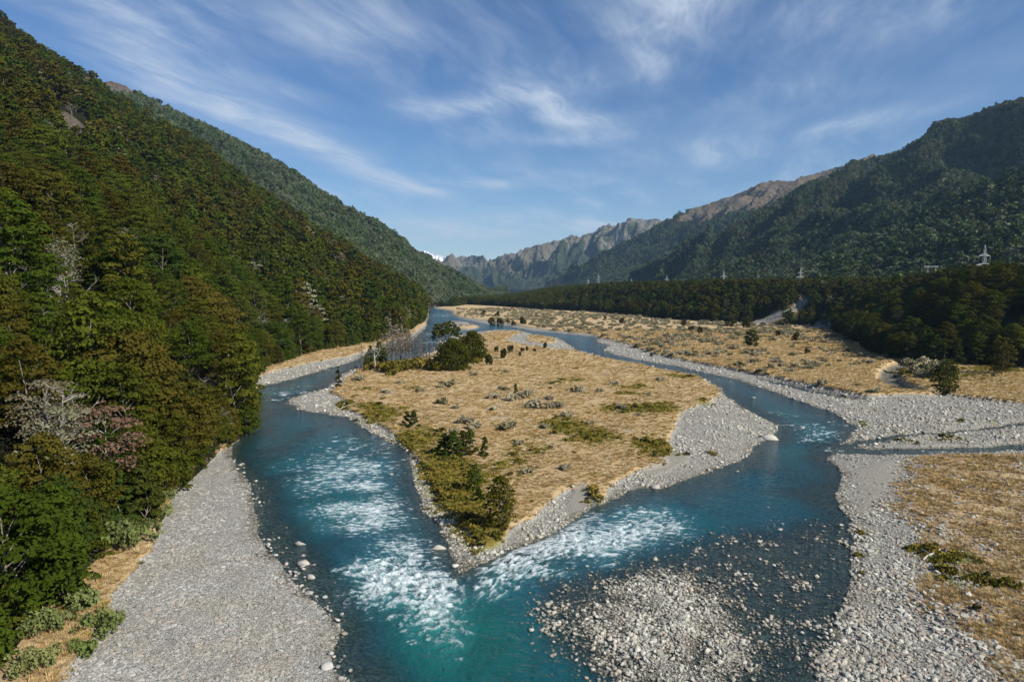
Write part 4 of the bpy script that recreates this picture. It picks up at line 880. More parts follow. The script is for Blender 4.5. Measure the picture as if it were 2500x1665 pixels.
# bare bleached trees among them
Pd, bd = slope_points('hillside_left', 1 / 2200.0, r); Pd = Pd[in_view(Pd, 0.1, 0.7)]; dd = np.linalg.norm(Pd, axis=1); Pd = Pd[np.argsort(dd)]
Pd = Pd[(np.sort(dd) > 130)]
for i in range(min(30, len(Pd))):
    uu, vv = (float(q[0]) for q in uv_of(Pd[i][None]))
    zn = ('near the left margin' if uu < 200 else 'left of the river bend' if uu < 500 else 'above the far left bank') + (', high on the slope' if vv < 650 else ', midway up the slope' if vv < 850 else ', low on the slope')
    single('dead_tree', f'bleached bare dead tree {zn}', 'dead tree', DEAD[i % 2], Pd[i] + np.array([0, 0, 2.0]), r.uniform(0.8, 1.15), r.uniform(0, 6), f'bleached dead trees {zn}')
scatter('dead_trees_upper', 'bleached bare trees scattered through the upper left forest', Pd[30:] + np.array([0, 0, 2.0]), put_rot(len(Pd[30:]), r), np.ones((len(Pd[30:]), 3)), r.integers(0, 2, len(Pd[30:])), S_DEAD[:2])
# the forest edge along the left bank
edge = np.array([b[:2] for b in h1b[1:]]); dl = np.r_[0, np.cumsum(np.linalg.norm(np.diff(edge, axis=0), axis=1))]
te = np.arange(2, dl[-1], 4.2); te = te + r.uniform(-1, 1, len(te)); ex, ey = np.interp(te, dl, edge[:, 0]), np.interp(te, dl, edge[:, 1])
ex = ex - r.uniform(-0.5, 3.5, len(ex)); ez = np.array([max(0.3, v) for v in terrain(ex, ey, False)])
ke = r.choice(3, len(ex), p=[.35, .25, .4]); se = r.uniform(0.45, 0.95, len(ex)); ED = np.hypot(ex, ey)
WE = ['bright green young', 'dark green pointed young', 'olive bushy young']
for i in np.argsort(ED)[:95]:
    z0 = 'beside the pale gravel bank' if ey[i] < 165 else ('above the deep left bend' if ey[i] < 260 else 'on the far left bank')
    sz = 'short' if se[i] < .6 else ('tall' if se[i] > .8 else 'middling')
    tree('young_beech_tree', f'{sz} {WE[ke[i]]} beech at the forest edge {z0}', 'tree', EDGE[ke[i]], (ex[i], ey[i], ez[i] - 0.1), se[i], r.uniform(0, 6), f'{sz} {WE[ke[i]]} beeches {z0}')
rest = np.argsort(ED)[95:]; forest('forest_edge_left', 'row of young beeches along the far left bank', np.stack([ex, ey, ez - .1], 1)[rest], ke[rest], se[rest], S_EDGE)
# trees that stand out near the left margin of the picture
RUSSET_TREE = tree_shape('russet', 51, RED_LEAF, 1500, 4.6, 12.0, 0.36, 34, 0.28, 0.25, 'dome', 0.2, 20, DEADWOOD)
LICHEN_TREE = tree_shape('lichen', 52, GREY_LEAF, 1300, 5.0, 12.0, 0.34, 34, 0.22, 0.3, 'dome', 0.22, 24, DEADWOOD)
for (u, v, sh, nm, lab, sc) in [(230, 1215, RUSSET_TREE, 'dying_beech_tree', 'dying beech with russet brown leaves and pale limbs near the left margin', 1.05), (60, 1100, LICHEN_TREE, 'lichen_beech_tree', 'pale lichen hung beech with bare twisted limbs at the left margin', 0.95),
        (120, 1190, LICHEN_TREE, 'lichen_beech_tree', 'grey twiggy beech just behind the russet dying tree', 0.9)]:
    q = hill_at('hillside_left', u, v); tree(nm, lab, 'tree', sh, q + np.array([4.5, -3.0, 1.0]), sc, 1.0)
q = hill_at('hillside_left', 120, 1170)
single('dead_tree', 'large bleached dead tree with spreading limbs above the russet tree at the left', 'dead tree', DEAD[1], q + np.array([2.5, -1, 3.0]), 1.15, 0.6)

# ------------------------------------------------------------------ forest on the other slopes
for nm, den, s_, lab, gr in (('hillside_far_left', 1 / 30.0, 0.78, 'beech forest covering the second ridge on the left', .05), ('hillside_right', 1 / 34.0, 0.95, 'dark beech forest on the nearest right spur', .05),
        ('hillside_far_right', 1 / 27.0, 0.70, 'dark forest covering the long right mountain slope', .12), ('mountain_right', 1 / 60.0, 1.05, 'forest below the bare crest of the right mountain', .07)):
    P, bare = slope_points(nm, den, r); ok = in_view(P, 0.06, 0.6) & (bare + 0.25 * fbm(P[:, 0] / 40, P[:, 1] / 40, 3) < 0.30); P = P[ok]
    kk = r.choice(5, len(P), p=[.36, .25, .19, .20 - gr, gr]); ss_ = s_ * np.clip(np.exp(0.3 * r.normal(size=len(P))), .5, 1.7) * 0.92
    forest('forest_' + nm, lab, P, kk, ss_, S_FAR)
    print(nm, len(P))
# ------------------------------------------------------------------ the terrace forest right of the river
Y = np.sqrt(r.uniform(225 ** 2, 2700 ** 2, 90000)); X = Y * r.uniform(-0.09, 0.86, len(Y))
TF = terrain(X, Y); fd = TF['forestd']
ok = (fd > 1.0) & (fd < np.where(Y < 1000, 300, 430)) & clear_of(np.stack([X, Y, TF['z']], 1), SLIP_R, 15.0)
P = np.stack([X, Y, TF['z']], 1)[ok]; D = np.hypot(P[:, 0], P[:, 1]); o_ = np.argsort(D); P, D = P[o_], D[o_]
fdP = fd[ok][o_]
kinds = r.choice(7, len(P), p=[.30, .22, .16, .05, .05, .17, .05]); sc_ = r.uniform(0.6, 1.15, len(P))
NR = 60
vis = np.argsort(D + fdP * 1.5)[:NR]; ind = np.zeros(len(P), bool); ind[vis] = True
for i in vis:
    k = kinds[i]; uu = float(uv_of(P[i][None])[0][0]); sz = 'small' if sc_[i] < .75 else ('large' if sc_[i] > 1.0 else 'middling')
    zn = 'above the creek shrubs' if uu < 2290 else ('behind the lone tree' if uu < 2390 else 'below the nearest pylon')
    tree('beech_tree', f'{sz} {WORD[k]} beech in the dark right forest {zn}', 'tree', HI[k], P[i], sc_[i], r.uniform(0, 6), f'{sz} {WORD[k]} beeches of the right forest {zn}')
nm_ = ~ind & (D < 520); fm_ = ~ind & (D >= 520)
forest('forest_terrace_right', 'mass of beech forest on the right terrace', P[nm_], kinds[nm_], sc_[nm_], S_HI)
kk = r.choice(6, len(P), p=[.24, .2, .12, .26, .11, .07]); forest('forest_terrace_far', 'beech forest on the terrace up the valley', P[fm_], kk[fm_], sc_[fm_], S_MID)
print('terrace', len(P))
fe = FOREST_R[1:20]; dl = np.r_[0, np.cumsum(np.linalg.norm(np.diff(fe, axis=0), axis=1))]
te = np.r_[np.arange(0, dl[-1], 5.5)]; te = te + r.uniform(-2, 2, len(te)); ex, ey = np.interp(te, dl, fe[:, 0]), np.interp(te, dl, fe[:, 1]); ey = ey + r.uniform(-1, 6, len(ey))
ok = clear_of(np.stack([ex, ey, terrain(ex, ey, False)], 1), SLIP_R, 11.0) & (ex < 0.86 * ey); ex, ey = ex[ok], ey[ok]; ez = terrain(ex, ey, False)
ke = r.choice(3, len(ex), p=[.12, .68, .2]); se = r.uniform(0.7, 1.45, len(ex)); od = np.argsort(np.hypot(ex, ey)); NE = 90
for i in od[:NE]:
    uu = float(uv_of(np.array([[ex[i], ey[i], ez[i]]]))[0][0]); sz = 'short' if se[i] < .95 else ('tall' if se[i] > 1.25 else 'middling')
    zn = 'left of the gravel slip' if uu < 1840 else ('right of the gravel slip' if uu < 2060 else ('behind the round green tree' if uu < 2200 else ('behind the creek shrubs' if uu < 2350 else 'at the right picture margin')))
    tree('young_beech_tree', f'{sz} {WE[ke[i]]} beech in the right forest front {zn}', 'tree', EDGE[ke[i]], (ex[i], ey[i], ez[i] - 0.2), se[i], r.uniform(0, 6), f'{sz} {WE[ke[i]]} beeches {zn}')
rest = od[NE:]; forest('forest_edge_far', 'row of young trees along the far forest edge', np.stack([ex, ey, ez - 0.2], 1)[rest], ke[rest], se[rest], S_EDGE)

# ------------------------------------------------------------------ trees and shrubs that stand alone
YOUNG = [tree_shape('young', 61, BEECH_DARK, 700, 1.5, 5.0, 0.30, 20, 0.5, 0.08, 'cone', 0.06, 10, DEADWOOD, 0.1), tree_shape('young', 62, BEECH, 1500, 2.2, 6.6, 0.30, 46, 0.5, 0.10, 'dome', 0.08, 14, DEADWOOD, 0.25), tree_shape('young', 63, DARK_SHRUB, 500, 0.9, 4.0, 0.26, 18, 0.6, 0.02, 'cone', 0.06, 5, None, 0.05)]
def stand(nm, lab, cat, sh, u, v, hpx, rz=0.0, wide=1.0, group=None):
    x, y = gp(u, v, 0.9); z = zat(x, y); Dp = math.hypot(x, y); return tree(nm, lab, cat, sh, (x, y, z - 0.1), hpx / FPX * Dp * 1.02 / sh['H'], rz, group, wide=wide)
for (u, v, h, k, wd, lab) in [(1222, 1286, 122, 1, .95, 'tallest young beech near the south tip of the island'), (1160, 1200, 66, 1, .8, 'slim young beech left of the island tip above the tallest one'), (1170, 1224, 36, 0, 1.1, 'small round green shrub tree beside the slim young beech'),
        (1085, 1113, 58, 0, 1.3, 'leftmost tree of the dark green clump on the island'), (1108, 1117, 68, 0, 1.2, 'second tree from the left in the dark green clump on the island'), (1130, 1114, 64, 0, 1.2, 'third tree from the left in the dark green clump on the island'), (1148, 1106, 58, 0, 1.1, 'rightmost tree of the dark green clump on the island'),
        (1183, 1117, 52, 0, .8, 'narrow bright green sapling right of the dark green clump'), (993, 1042, 38, 0, 1.2, 'left one of two small green trees by the left shore of the island'), (1010, 1045, 44, 0, 1.1, 'right one of two small green trees by the left shore of the island'),
        (826, 944, 46, 2, .9, 'narrow dark conical sapling at the upper left corner of the island'), (1259, 965, 26, 0, .9, 'small green sapling among grey shrubs in the middle of the island')]:
    stand('young_beech_tree', lab, 'tree', YOUNG[k], u, v, h, u * 0.7, wd)
LONE = tree_shape('lone', 66, BEECH_DARK, 2000, 2.8, 9.0, 0.36, 46, 0.5, 0.10, 'dome', 0.14, 14, BARK, 0.2)
for (u, v, h, k, wd, lab) in [(2310, 962, 78, 1, 1.0, 'leafy dark tree standing alone on the right grass flat by the creek'), (2445, 921, 72, 1, .9, 'slender grey green tree in front of the right forest shade'), (2079, 838, 44, 1, 1.2, 'round bright green tree at the foot of the right slope'),
        (1834, 851, 40, 2, 1.2, 'dark egg shaped bush standing alone on the right flat')]:
    stand('lone_tree', lab, 'tree', (YOUNG[1] if u == 2079 else LONE) if k != 2 else tree_shape('egg', 71, DARK_SHRUB, 1600, 1.5, 4.6, 0.3, 22, 0.6, 0.05, 'dome', 0.08, 5), u, v, h, u, wd)
MOUND = tree_shape('mound', 75, BEECH, 5200, 8.4, 13.0, 0.62, 120, 0.42, 0.02, 'dome', 0.35, 12)
MOUND2 = tree_shape('mound', 76, BEECH, 4200, 6.4, 13.0, 0.62, 100, 0.42, 0.02, 'dome', 0.35, 12)
stand('domed_beech_tree', 'big dense domed evergreen at the upper left of the island, nearer one', 'tree', MOUND, 1107, 906, 72, 0.3, .92); stand('domed_beech_tree', 'big dense domed evergreen just right of and behind the nearer one', 'tree', MOUND2, 1152, 888, 74, 2.0, .86)
TALL = [tree_shape('tall', 81 + i, BEECH_BRIGHT if i else BEECH, 700, 2.6, 17.0, 0.5, 14, 0.5, 0.62, 'dome', 0.32, 6, BARK, 0.4) for i in range(2)]
for i, (u, v, h) in enumerate(sorted([(1068, 884, 92), (1076, 880, 86), (1085, 884, 96), (1092, 878, 84), (1101, 880, 94), (1112, 876, 82), (1120, 878, 78), (1060, 878, 70)])):
    stand('tall_thin_tree', f'{ORD[i]} from the left of the tall thin tufted trees behind the domed evergreens', 'tree', TALL[i % 2], u, v, h, i, 0.75 if i != 2 else 1.0, 'tall thin trunked trees on the island')
PINE = [dead_shape('bare_tree', 91, 14, 2.2, DARKWOOD, levels=2, first=30, tr=0.30, up=0.15, bare_low=0.25), dead_shape('bare_tree', 92, 13, 2.8, DARKWOOD, levels=3, first=16, tr=0.28, up=0.35, bare_low=0.4, split=4)]
GREYT = [dead_shape('bare_tree', 95, 12, 3.4, mat_plain('grey_twigs', (0.27, 0.245, 0.21), (0.40, 0.365, 0.32), 2.0), levels=3, first=13, tr=0.26, up=0.5, bare_low=0.2, split=5)]
def bare(nm, lab, me, H, u, v, hpx, rz, group=None):
    x, y = gp(u, v, 0.9); return single(nm, lab, 'dead tree', me, (x, y, zat(x, y) - 0.1), hpx / FPX * math.hypot(x, y) / H, rz, group)
for i, (u, v, h) in enumerate(sorted([(962, 893, 78), (973, 888, 64), (985, 890, 80), (994, 886, 70), (1003, 888, 76), (1012, 885, 66), (1020, 884, 78), (1026, 886, 72), (1035, 880, 60), (1043, 884, 82), (1049, 880, 70), (955, 889, 60), (1008, 880, 60), (978, 882, 66), (1031, 888, 58)])):
    bare('bare_trunk', f'{ORD[i]} dark leafless trunk from the left in the dead stand on the island', PINE[i % 2], 14, u, v, h, i, 'dark leafless trunks on the island')
THIN = [tree_shape('thin', 98 + i, m_, 620, 2.2, 13.0, 0.36, 36, 0.6, 0.28, 'col', 0.26, 16, b_, 0.3) for i, (m_, b_) in enumerate(((GREY_LEAF, DARKWOOD), (mat_leaf('dull_grey_pink_twigs', [(0.22, 0.185, 0.15), (0.27, 0.225, 0.185), (0.20, 0.17, 0.12)], 0.1, 0.05), DARKWOOD)))]
for i, (u, v, h) in enumerate(sorted([(968, 884, 92), (955, 880, 88), (980, 880, 84), (992, 882, 78), (945, 886, 74), (1000, 879, 74), (934, 890, 70)])):
    stand('grey_twiggy_tree', f'{ORD[i]} grey twiggy half dead tree from the left in the island stand', 'tree', THIN[i % 2], u, v, h, i * 1.3, 0.9, 'grey twiggy half dead trees on the island')
SNAG = dead_shape('bare_tree', 97, 11, 4.0, DEADWOOD, levels=2, first=6, tr=0.42, up=1.2, bare_low=0.35, split=2)
bare('dead_snag', 'bleached white snag with two upright limbs at the left of the island stand', SNAG, 11, 916, 907, 76, 0.4); bare('grey_bare_tree', 'dark grey leafless tree at the left end of the island stand', PINE[1], 13, 883, 908, 68, 2.0)
for i, (u, v, h) in enumerate(sorted([(905, 898, 52), (925, 896, 58), (938, 898, 46), (895, 900, 36)])):
    stand('green_understorey_tree', f'{ORD[i]} from the left of four green bushy trees behind the bleached snag', 'tree', EDGE[i % 2], u, v, h, i, 1.0, 'green bushy trees behind the bleached snag')

def bush(name, seed, n, rx, rz, leaf, mat, asp=1.5, lumps=7):
    V, Fa = bush_pts(seed, n, rx, rz, leaf, lumps, 0.0, asp); return mesh_np(name, V, Fa, mat, False)
BG = [bush('shrub', 101 + i, 420, 1.0, 1.0, 0.22, SCRUB, 2.6) for i in range(3)]; BO = [bush('shrub', 105 + i, 420, 1.0, 1.0, 0.22, OLIVE) for i in range(2)]; BP = [bush('shrub', 108 + i, 800, 1.0, 1.0, 0.15, PALE_GREEN, 1.3, 12) for i in range(2)]; BD = [bush('shrub', 111 + i, 420, 0.9, 1.4, 0.22, DARK_SHRUB) for i in range(2)]
def shrub(nm, lab, me, u, v, wpx, hh=0.8, group=None):
    x, y = gp(u, v, 0.9); rr = wpx / FPX * math.hypot(x, y) * 0.5; return single(nm, lab, 'shrub', me, (x, y, zat(x, y) - 0.05), (rr, rr, rr * 1.6 * hh), u * 0.37, group)
for i, (u, v, w, lab) in enumerate([(314, 1338, 92, 'largest pale green shrub at the forest foot beside the gravel bank'), (205, 1496, 78, 'tall pale green shrub above the lower strip of tan grass'), (250, 1528, 74, 'pale green shrub at the gravel edge below the tan grass patch'), (206, 1596, 62, 'pale green shrub in the tan grass at the lower left corner'),
        (128, 1545, 72, 'pale green shrub half hidden at the forest foot, lower left'), (412, 1222, 42, 'small pale green shrub at the narrow end of the grass strip'), (395, 1258, 40, 'yellow green shrub above the largest pale green shrub'), (350, 1300, 44, 'green shrub right of the largest pale green shrub'), (95, 1640, 70, 'pale green shrub at the bottom left corner of the bank')]):
    shrub('pale_green_shrub', lab, BP[i % 2], u, v, w, 0.8)
for i, (u, v, w) in enumerate(sorted([(950, 908, 46), (975, 912, 52), (1000, 905, 50), (930, 906, 40), (1030, 898, 42), (1050, 905, 50), (1070, 908, 44), (1015, 896, 36), (955, 920, 30), (900, 905, 34), (1175, 878, 34), (1165, 890, 26)])):
    shrub('olive_shrub', f'{ORD[i]} olive brown shrub from the left along the foot of the island trees', BO[i % 2], u, v, w, 0.75, 'olive shrubs under the island tree stand')
for i, (u, v, w) in enumerate([(1305, 1000, 44), (1354, 1002, 34), (1247, 983, 34), (1208, 977, 30), (1091, 950, 32), (1074, 989, 30), (977, 940, 18), (944, 963, 20), (881, 931, 28), (1139, 1038, 36), (1237, 1053, 38), (1385, 1024, 30), (1518, 1004, 26), (1417, 961, 28), (1392, 957, 16), (1341, 980, 20), (1233, 957, 20), (1114, 1002, 18), (1024, 960, 22),
        (1155, 921, 18), (1237, 913, 16), (1464, 961, 18), (1498, 944, 18), (1581, 969, 16), (1612, 933, 20), (1204, 1004, 20), (1275, 975, 34), (1290, 968, 26), (1160, 1050, 30), (1265, 1090, 26), (1330, 1050, 26), (1440, 1040, 18), (1290, 1160, 30), (1380, 1150, 30), (1110, 1060, 22), (1560, 1020, 16)]):
    sz = 'large' if w > 29 else ('small' if w < 20 else 'middling')
    zn = ('near the left shore' if u < 1000 + (1050 - v) * -.3 else 'near the right gravel bar' if u > 1450 else 'just below the tree stand' if v < 965 and u < 1180 else 'toward the south tip' if v > 1030 else 'right of the middle' if u > 1300 else 'in the middle')
    shrub('grey_shrub', f'{sz} grey matted shrub on the island grass {zn}', BG[i % 3], u, v, w, 0.65, f'{sz} grey island shrubs {zn}')
for i, (u, v, w) in enumerate(sorted([(1228, 878, 20), (1247, 864, 16), (1275, 862, 10), (1287, 859, 9), (1305, 862, 8), (1192, 895, 22), (1330, 852, 12), (1212, 862, 12), (1270, 872, 9)])):
    shrub('dark_shrub', f'{ORD[i]} small dark pointed shrub from the left on the upper island', BD[i % 2], u, v, w, 1.1, 'dark pointed shrubs on the upper island')
for i, (u, v, w) in enumerate(sorted([(1200, 790, 18), (1220, 792, 18), (1253, 794, 12), (1275, 794, 16), (1240, 790, 10), (1518, 793, 13), (1477, 782, 7), (1899, 825, 12), (1942, 836, 18), (1710, 818, 15), (1688, 813, 14), (1668, 800, 14), (1215, 775, 12), (1180, 772, 12), (1590, 868, 8), (1785, 800, 26), (1820, 805, 24), (1970, 870, 12)])):
    shrub('dark_bush', f'{(ORD + ["seventeenth", "eighteenth"])[i]} dark brown green bush from the left on the right flat', BD[i % 2], u, v, w, 1.0, 'dark bushes on the right flat')
for i, (u, v, w) in enumerate(sorted([(2240, 918, 34), (2262, 906, 36), (2292, 914, 32), (2275, 932, 34), (2252, 930, 30), (2300, 905, 26), (2225, 905, 30)])):
    shrub('grey_shrub', f'{ORD[i]} grey brown shrub from the left in the clump by the creek', BG[i % 3], u, v, w, 0.9, 'grey shrubs by the creek')
# grey scrub over the right flat
Y = np.sqrt(r.uniform(200 ** 2, 1150 ** 2, 9000)); X = Y * r.uniform(-0.08, 0.62, len(Y)); TF = terrain(X, Y)
cl_ = fbm(X / 60, Y / 60, 3) + 0.25 * np.exp(-((np.hypot(X - 90, Y - 640) / 300) ** 2))
ok = (TF['grass'] > 0.9) & (TF['forestd'] < -3) & (TF['island'] < 0) & (cl_ + 0.25 * r.normal(size=len(X)) > 0.12) & (TF['water'] < -3) & (TF['creek'] < 0.1)
P = np.stack([X, Y, TF['z']], 1)[ok]; D = np.hypot(P[:, 0], P[:, 1]); o_ = np.argsort(D); P = P[o_]; TFw, TFf = TF['water'][ok][o_], TF['forestd'][ok][o_]; print('scrub', len(P))
for i in range(min(230, len(P))):
    s_ = r.uniform(0.7, 2.3); wd_ = 'small' if s_ < 1.2 else ('middling' if s_ < 1.8 else 'large'); w_ = -float(TFw[i])
    zn = 'near the right river bank' if w_ < 25 else ('close to the right forest edge' if TFf[i] > -30 else ('in the middle of the right grass flat' if P[i][1] < 420 else 'far up the right grass flat'))
    single('grey_shrub', f'{wd_} grey green thorny shrub {zn}', 'shrub', BG[i % 3], P[i] - np.array([0, 0, .05]), (s_, s_, s_ * 1.0), r.uniform(0, 6), f'{wd_} grey shrubs {zn}')
Pq = P[230:]; s_ = r.uniform(0.9, 2.4, len(Pq)); scatter('grey_scrub', 'grey scrub covering the right flat further up the valley', Pq, put_rot(len(Pq), r, .02), np.stack([s_, s_, s_], 1), r.integers(0, 3, len(Pq)), [source('scrub_source', m) for m in BG])

# ------------------------------------------------------------------ stones
ST = [stone_mesh('stone', 200 + i, STONE, 0.55 + 0.05 * (i % 3)) for i in range(6)]; SP = [stone_mesh('stone', 210 + i, STONE_PALE, 0.65 + 0.06 * (i % 3)) for i in range(6)]; SR = [stone_mesh('stone', 220 + i, STONE_RED, 0.6) for i in range(4)]
LO = {id(ST): [source('stone_source', stone_lo('stone_source', 230 + i, STONE, .5)) for i in range(6)], id(SP): [source('stone_source', stone_lo('stone_source', 240 + i, STONE_PALE, .62)) for i in range(6)], id(SR): [source('stone_source', stone_lo('stone_source', 250 + i, STONE_RED, .6)) for i in range(4)]}
r = np.random.default_rng(23)
def strew(parent, N, ymin, ymax, amin, amax, test, med, sig, srcs, n_obj, sink=0.22, label='', cap=0.9, grow=0.0, flat=1.0, lift=None):
    """cobbles over one bank: the largest as stones of their own, the rest as one mass"""
    p = -1.2; u_ = r.random(N); Y = (ymin ** p + u_ * (ymax ** p - ymin ** p)) ** (1 / p) if True else 0
    Y = np.exp(r.uniform(math.log(ymin), math.log(ymax), N)); X = Y * r.uniform(amin, amax, N)
    TF = terrain(X, Y); w = test(TF, X, Y); ok = r.random(N) < w
    X, Y, Z = X[ok], Y[ok], TF['z'][ok]; n = len(X)
    s = np.clip(med * np.exp(sig * r.normal(size=n) + 0.75 * fbm(X / 7, Y / 9, 3)), 0.06, cap) * (1 + grow * np.maximum(Y - 90, 0) / 90)
    if lift is not None: Z = np.maximum(Z, lift)
    P = np.stack([X, Y, Z + s * flat * (0.30 - sink)], 1); ok = in_view(P, 0.28); P, s = P[ok], s[ok]
    app = s / np.hypot(P[:, 0], P[:, 1]); o_ = np.argsort(-app); big = o_[:n_obj]; rest = o_[n_obj:]
    k = r.integers(0, len(srcs), len(P)); R_ = put_rot(len(P), r, 0.22)
    for i in big:
        o = bpy.data.objects.new('stone', srcs[k[i]]); link(o, parent); o.location = P[i]; o.rotation_euler = R_[i]; o.scale = (s[i], s[i] * r.uniform(.8, 1.1), s[i] * flat)
    sc = np.stack([s, s * r.uniform(.8, 1.15, len(s)), s * flat * r.uniform(.8, 1.2, len(s))], 1)
    scatter('cobbles', label, P[rest], R_[rest], sc[rest], k[rest], LO[id(srcs)], parent); print('stones', label, len(P))
strew(SET['gravel_bank_left'], 130000, 44, 180, -0.72, -0.10, lambda T, X, Y: np.where(T['water'] < 0.1, 1, 0) * (1 - T['grass']) * (T['island'] < 0) * (X < 0), 0.21, 0.48, ST, 280, sink=0.32, label='small grey cobbles of the left gravel bank', cap=0.8, flat=.62)
strew(SET['riverbed'], 26000, 44, 200, -0.66, -0.05, lambda T, X, Y: np.where((T['water'] > 0) & (T['water'] < 7) & (X < 0) & (T['shallow'] > .2), 0.55 * np.exp(-T['water'] / 1.6) + 0.05 * (T['shallow'] > .5) * np.exp(-T['water'] / 5), 0), 0.34, 0.45, ST, 200, sink=0.05, label='cobbles awash along the left shore', cap=1.0)
strew(SET['gravel_shoal'], 230000, 44, 150, -0.02, 0.62, lambda T, X, Y: np.clip(T['dense'] * (0.8 + 1.2 * fbm(X / 3.0, Y / 3.5, 3)) * 0.9 + T['shoal'] * np.clip(0.30 + 1.1 * (fbm(X / 3.3 + 5, Y / 4.4, 3) - 0.02), 0.06, .85) * ss(T['water'], 0, .5) , 0, 1) * (T['water'] > 0), 0.15, 0.52, SP, 300, sink=0.06, label='small pale stones of the shoal', cap=0.75, lift=-0.09)
strew(SET['gravel_bank_right'], 190000, 46, 235, 0.30, 1.02, lambda T, X, Y: (T['water'] < 0.1) * (T['stream'] < 0.1) * (1 - T['grass']) * (1 - 0.9 * T['brown']) * (1 - 0.93 * T['sand']) * np.clip(0.75 + 1.2 * fbm(X / 6, Y / 7, 3), .2, 1), 0.21, 0.55, SP, 280, label='pale cobbles of the right bank', cap=0.9)
strew(SET['gravel_bank_right'], 42000, 46, 235, 0.36, 1.02, lambda T, X, Y: (T['water'] < -4) * (1 - T['grass']) * (0.35 + 0.65 * ss(T['brown'], 0, .4) * (1 - .8 * T['brown'])) * (1 - T['sand']) * 0.8, 0.26, 0.5, SR, 120, label='pinkish cobbles at the edge of the brown field', cap=0.8)
strew(SET['island'], 120000, 80, 540, -0.34, 0.46, lambda T, X, Y: (T['island'] > -0.5) * (T['water'] < 0.3) * (1 - T['grass']) * (1 - T['sand']), 0.23, 0.5, SP, 300, label='pale cobbles along the shores of the island', cap=1.0, grow=.25)
strew(SET['ground'], 60000, 150, 460, -0.38, 0.86, lambda T, X, Y: (T['island'] < 0) * (T['water'] < 0.2) * (1 - T['grass']) * (T['stream'] < .3), 0.42, 0.45, SP, 60, label='cobbles of the gravel strips up the valley', cap=1.3, grow=.1)
bs = np.random.default_rng(5)
for i, (u, v, w, k, lab) in enumerate([(1072, 1338, 46, 'p', 'large flat pale boulder in the water left of the island tip'), (1244, 1379, 27, 'd', 'dark wet boulder in the white water right of the island tip'), (1217, 1383, 16, 'd', 'smaller dark wet boulder left of the bigger one in the rapids'), (1111, 1381, 24, 'p', 'rounded boulder at the very tip of the island'),
        (1203, 1349, 24, 'p', 'pale boulder on the gravel under the grassy island tip'), (1105, 1310, 24, 'p', 'pale boulder on the left shore just above the island tip'), (1040, 1272, 19, 'g', 'grey boulder at the waterline of the left island shore'), (732, 1325, 35, 'g', 'flat boulder in the shallows of the left channel, highest of the group'), (739, 1375, 36, 'g', 'angular grey boulder at the edge of the left gravel bank'),
        (760, 1408, 29, 'g', 'pale flat boulder just below the angular grey one'), (718, 1411, 18, 'g', 'small boulder left of the pale flat one on the left bank'), (752, 1447, 30, 'g', 'broad boulder on the left bank below the pale flat one'), (800, 1630, 40, 'g', 'smooth broad boulder on the left bank near the bottom edge'), (832, 1656, 22, 'g', 'boulder at the bottom edge of the left bank'),
        (864, 1558, 15, 'd', 'single boulder in the water beside the lower left bank'), (858, 1599, 15, 'r', 'brownish boulder in the water below the single one'), (1878, 1071, 54, 'p', 'long smooth pale boulder at the point of the island gravel bar'), (1600, 1190, 27, 'g', 'grey boulder at the water edge of the island right shore'), (1799, 1150, 17, 'g', 'boulder alone in the deep right channel near the island bar'),
        (1876, 1237, 16, 'p', 'pale boulder in the middle of the right channel'), (1782, 1246, 15, 'r', 'low brown boulder in the right channel left of the pale one'), (1840, 970, 17, 'p', 'boulder in the upper right channel beside the island'), (2141, 1261, 14, 'p', 'white boulder on the right bank by the mud patch'), (2005, 1400, 20, 'p', 'bright boulder in the shallows near the right bank'),
        (2187, 1442, 21, 'p', 'pale boulder casting a shadow on the right stony bank'), (2158, 1535, 25, 'p', 'long pale boulder low on the right stony bank'), (935, 1102, 12, 'p', 'small pale boulder in the calm left channel'), (909, 1136, 17, 'd', 'grey boulder breaking the water of the left channel'), (955, 1157, 18, 'g', 'flat grey boulder near the left island shore'), (781, 1290, 17, 'r', 'brown boulder awash in the left rapids')]):
    x, y = gp(u, v, 0.1); s_ = w / FPX * math.hypot(x, y); mt = {'p': STONE_PALE, 'g': STONE, 'd': mat_plain('wet_dark_stone', (0.05, 0.05, 0.045), (0.10, 0.095, 0.085), 2.0, 0.35) if i == 1 else None, 'r': STONE_RED}[k]
    if k == 'd':
        if i == 1: WETSTONE = mt
        mt = WETSTONE
    me = stone_mesh('boulder', 300 + i, mt, 0.62 if i != 16 else 0.34, 0.42)
    o = single('boulder', lab, 'boulder', me, (x, y, max(zat(x, y), -0.3) + s_ * 0.04), (s_, s_ * bs.uniform(.8, 1.0), s_ * bs.uniform(.8, 1.1)), bs.uniform(-.5, .5))

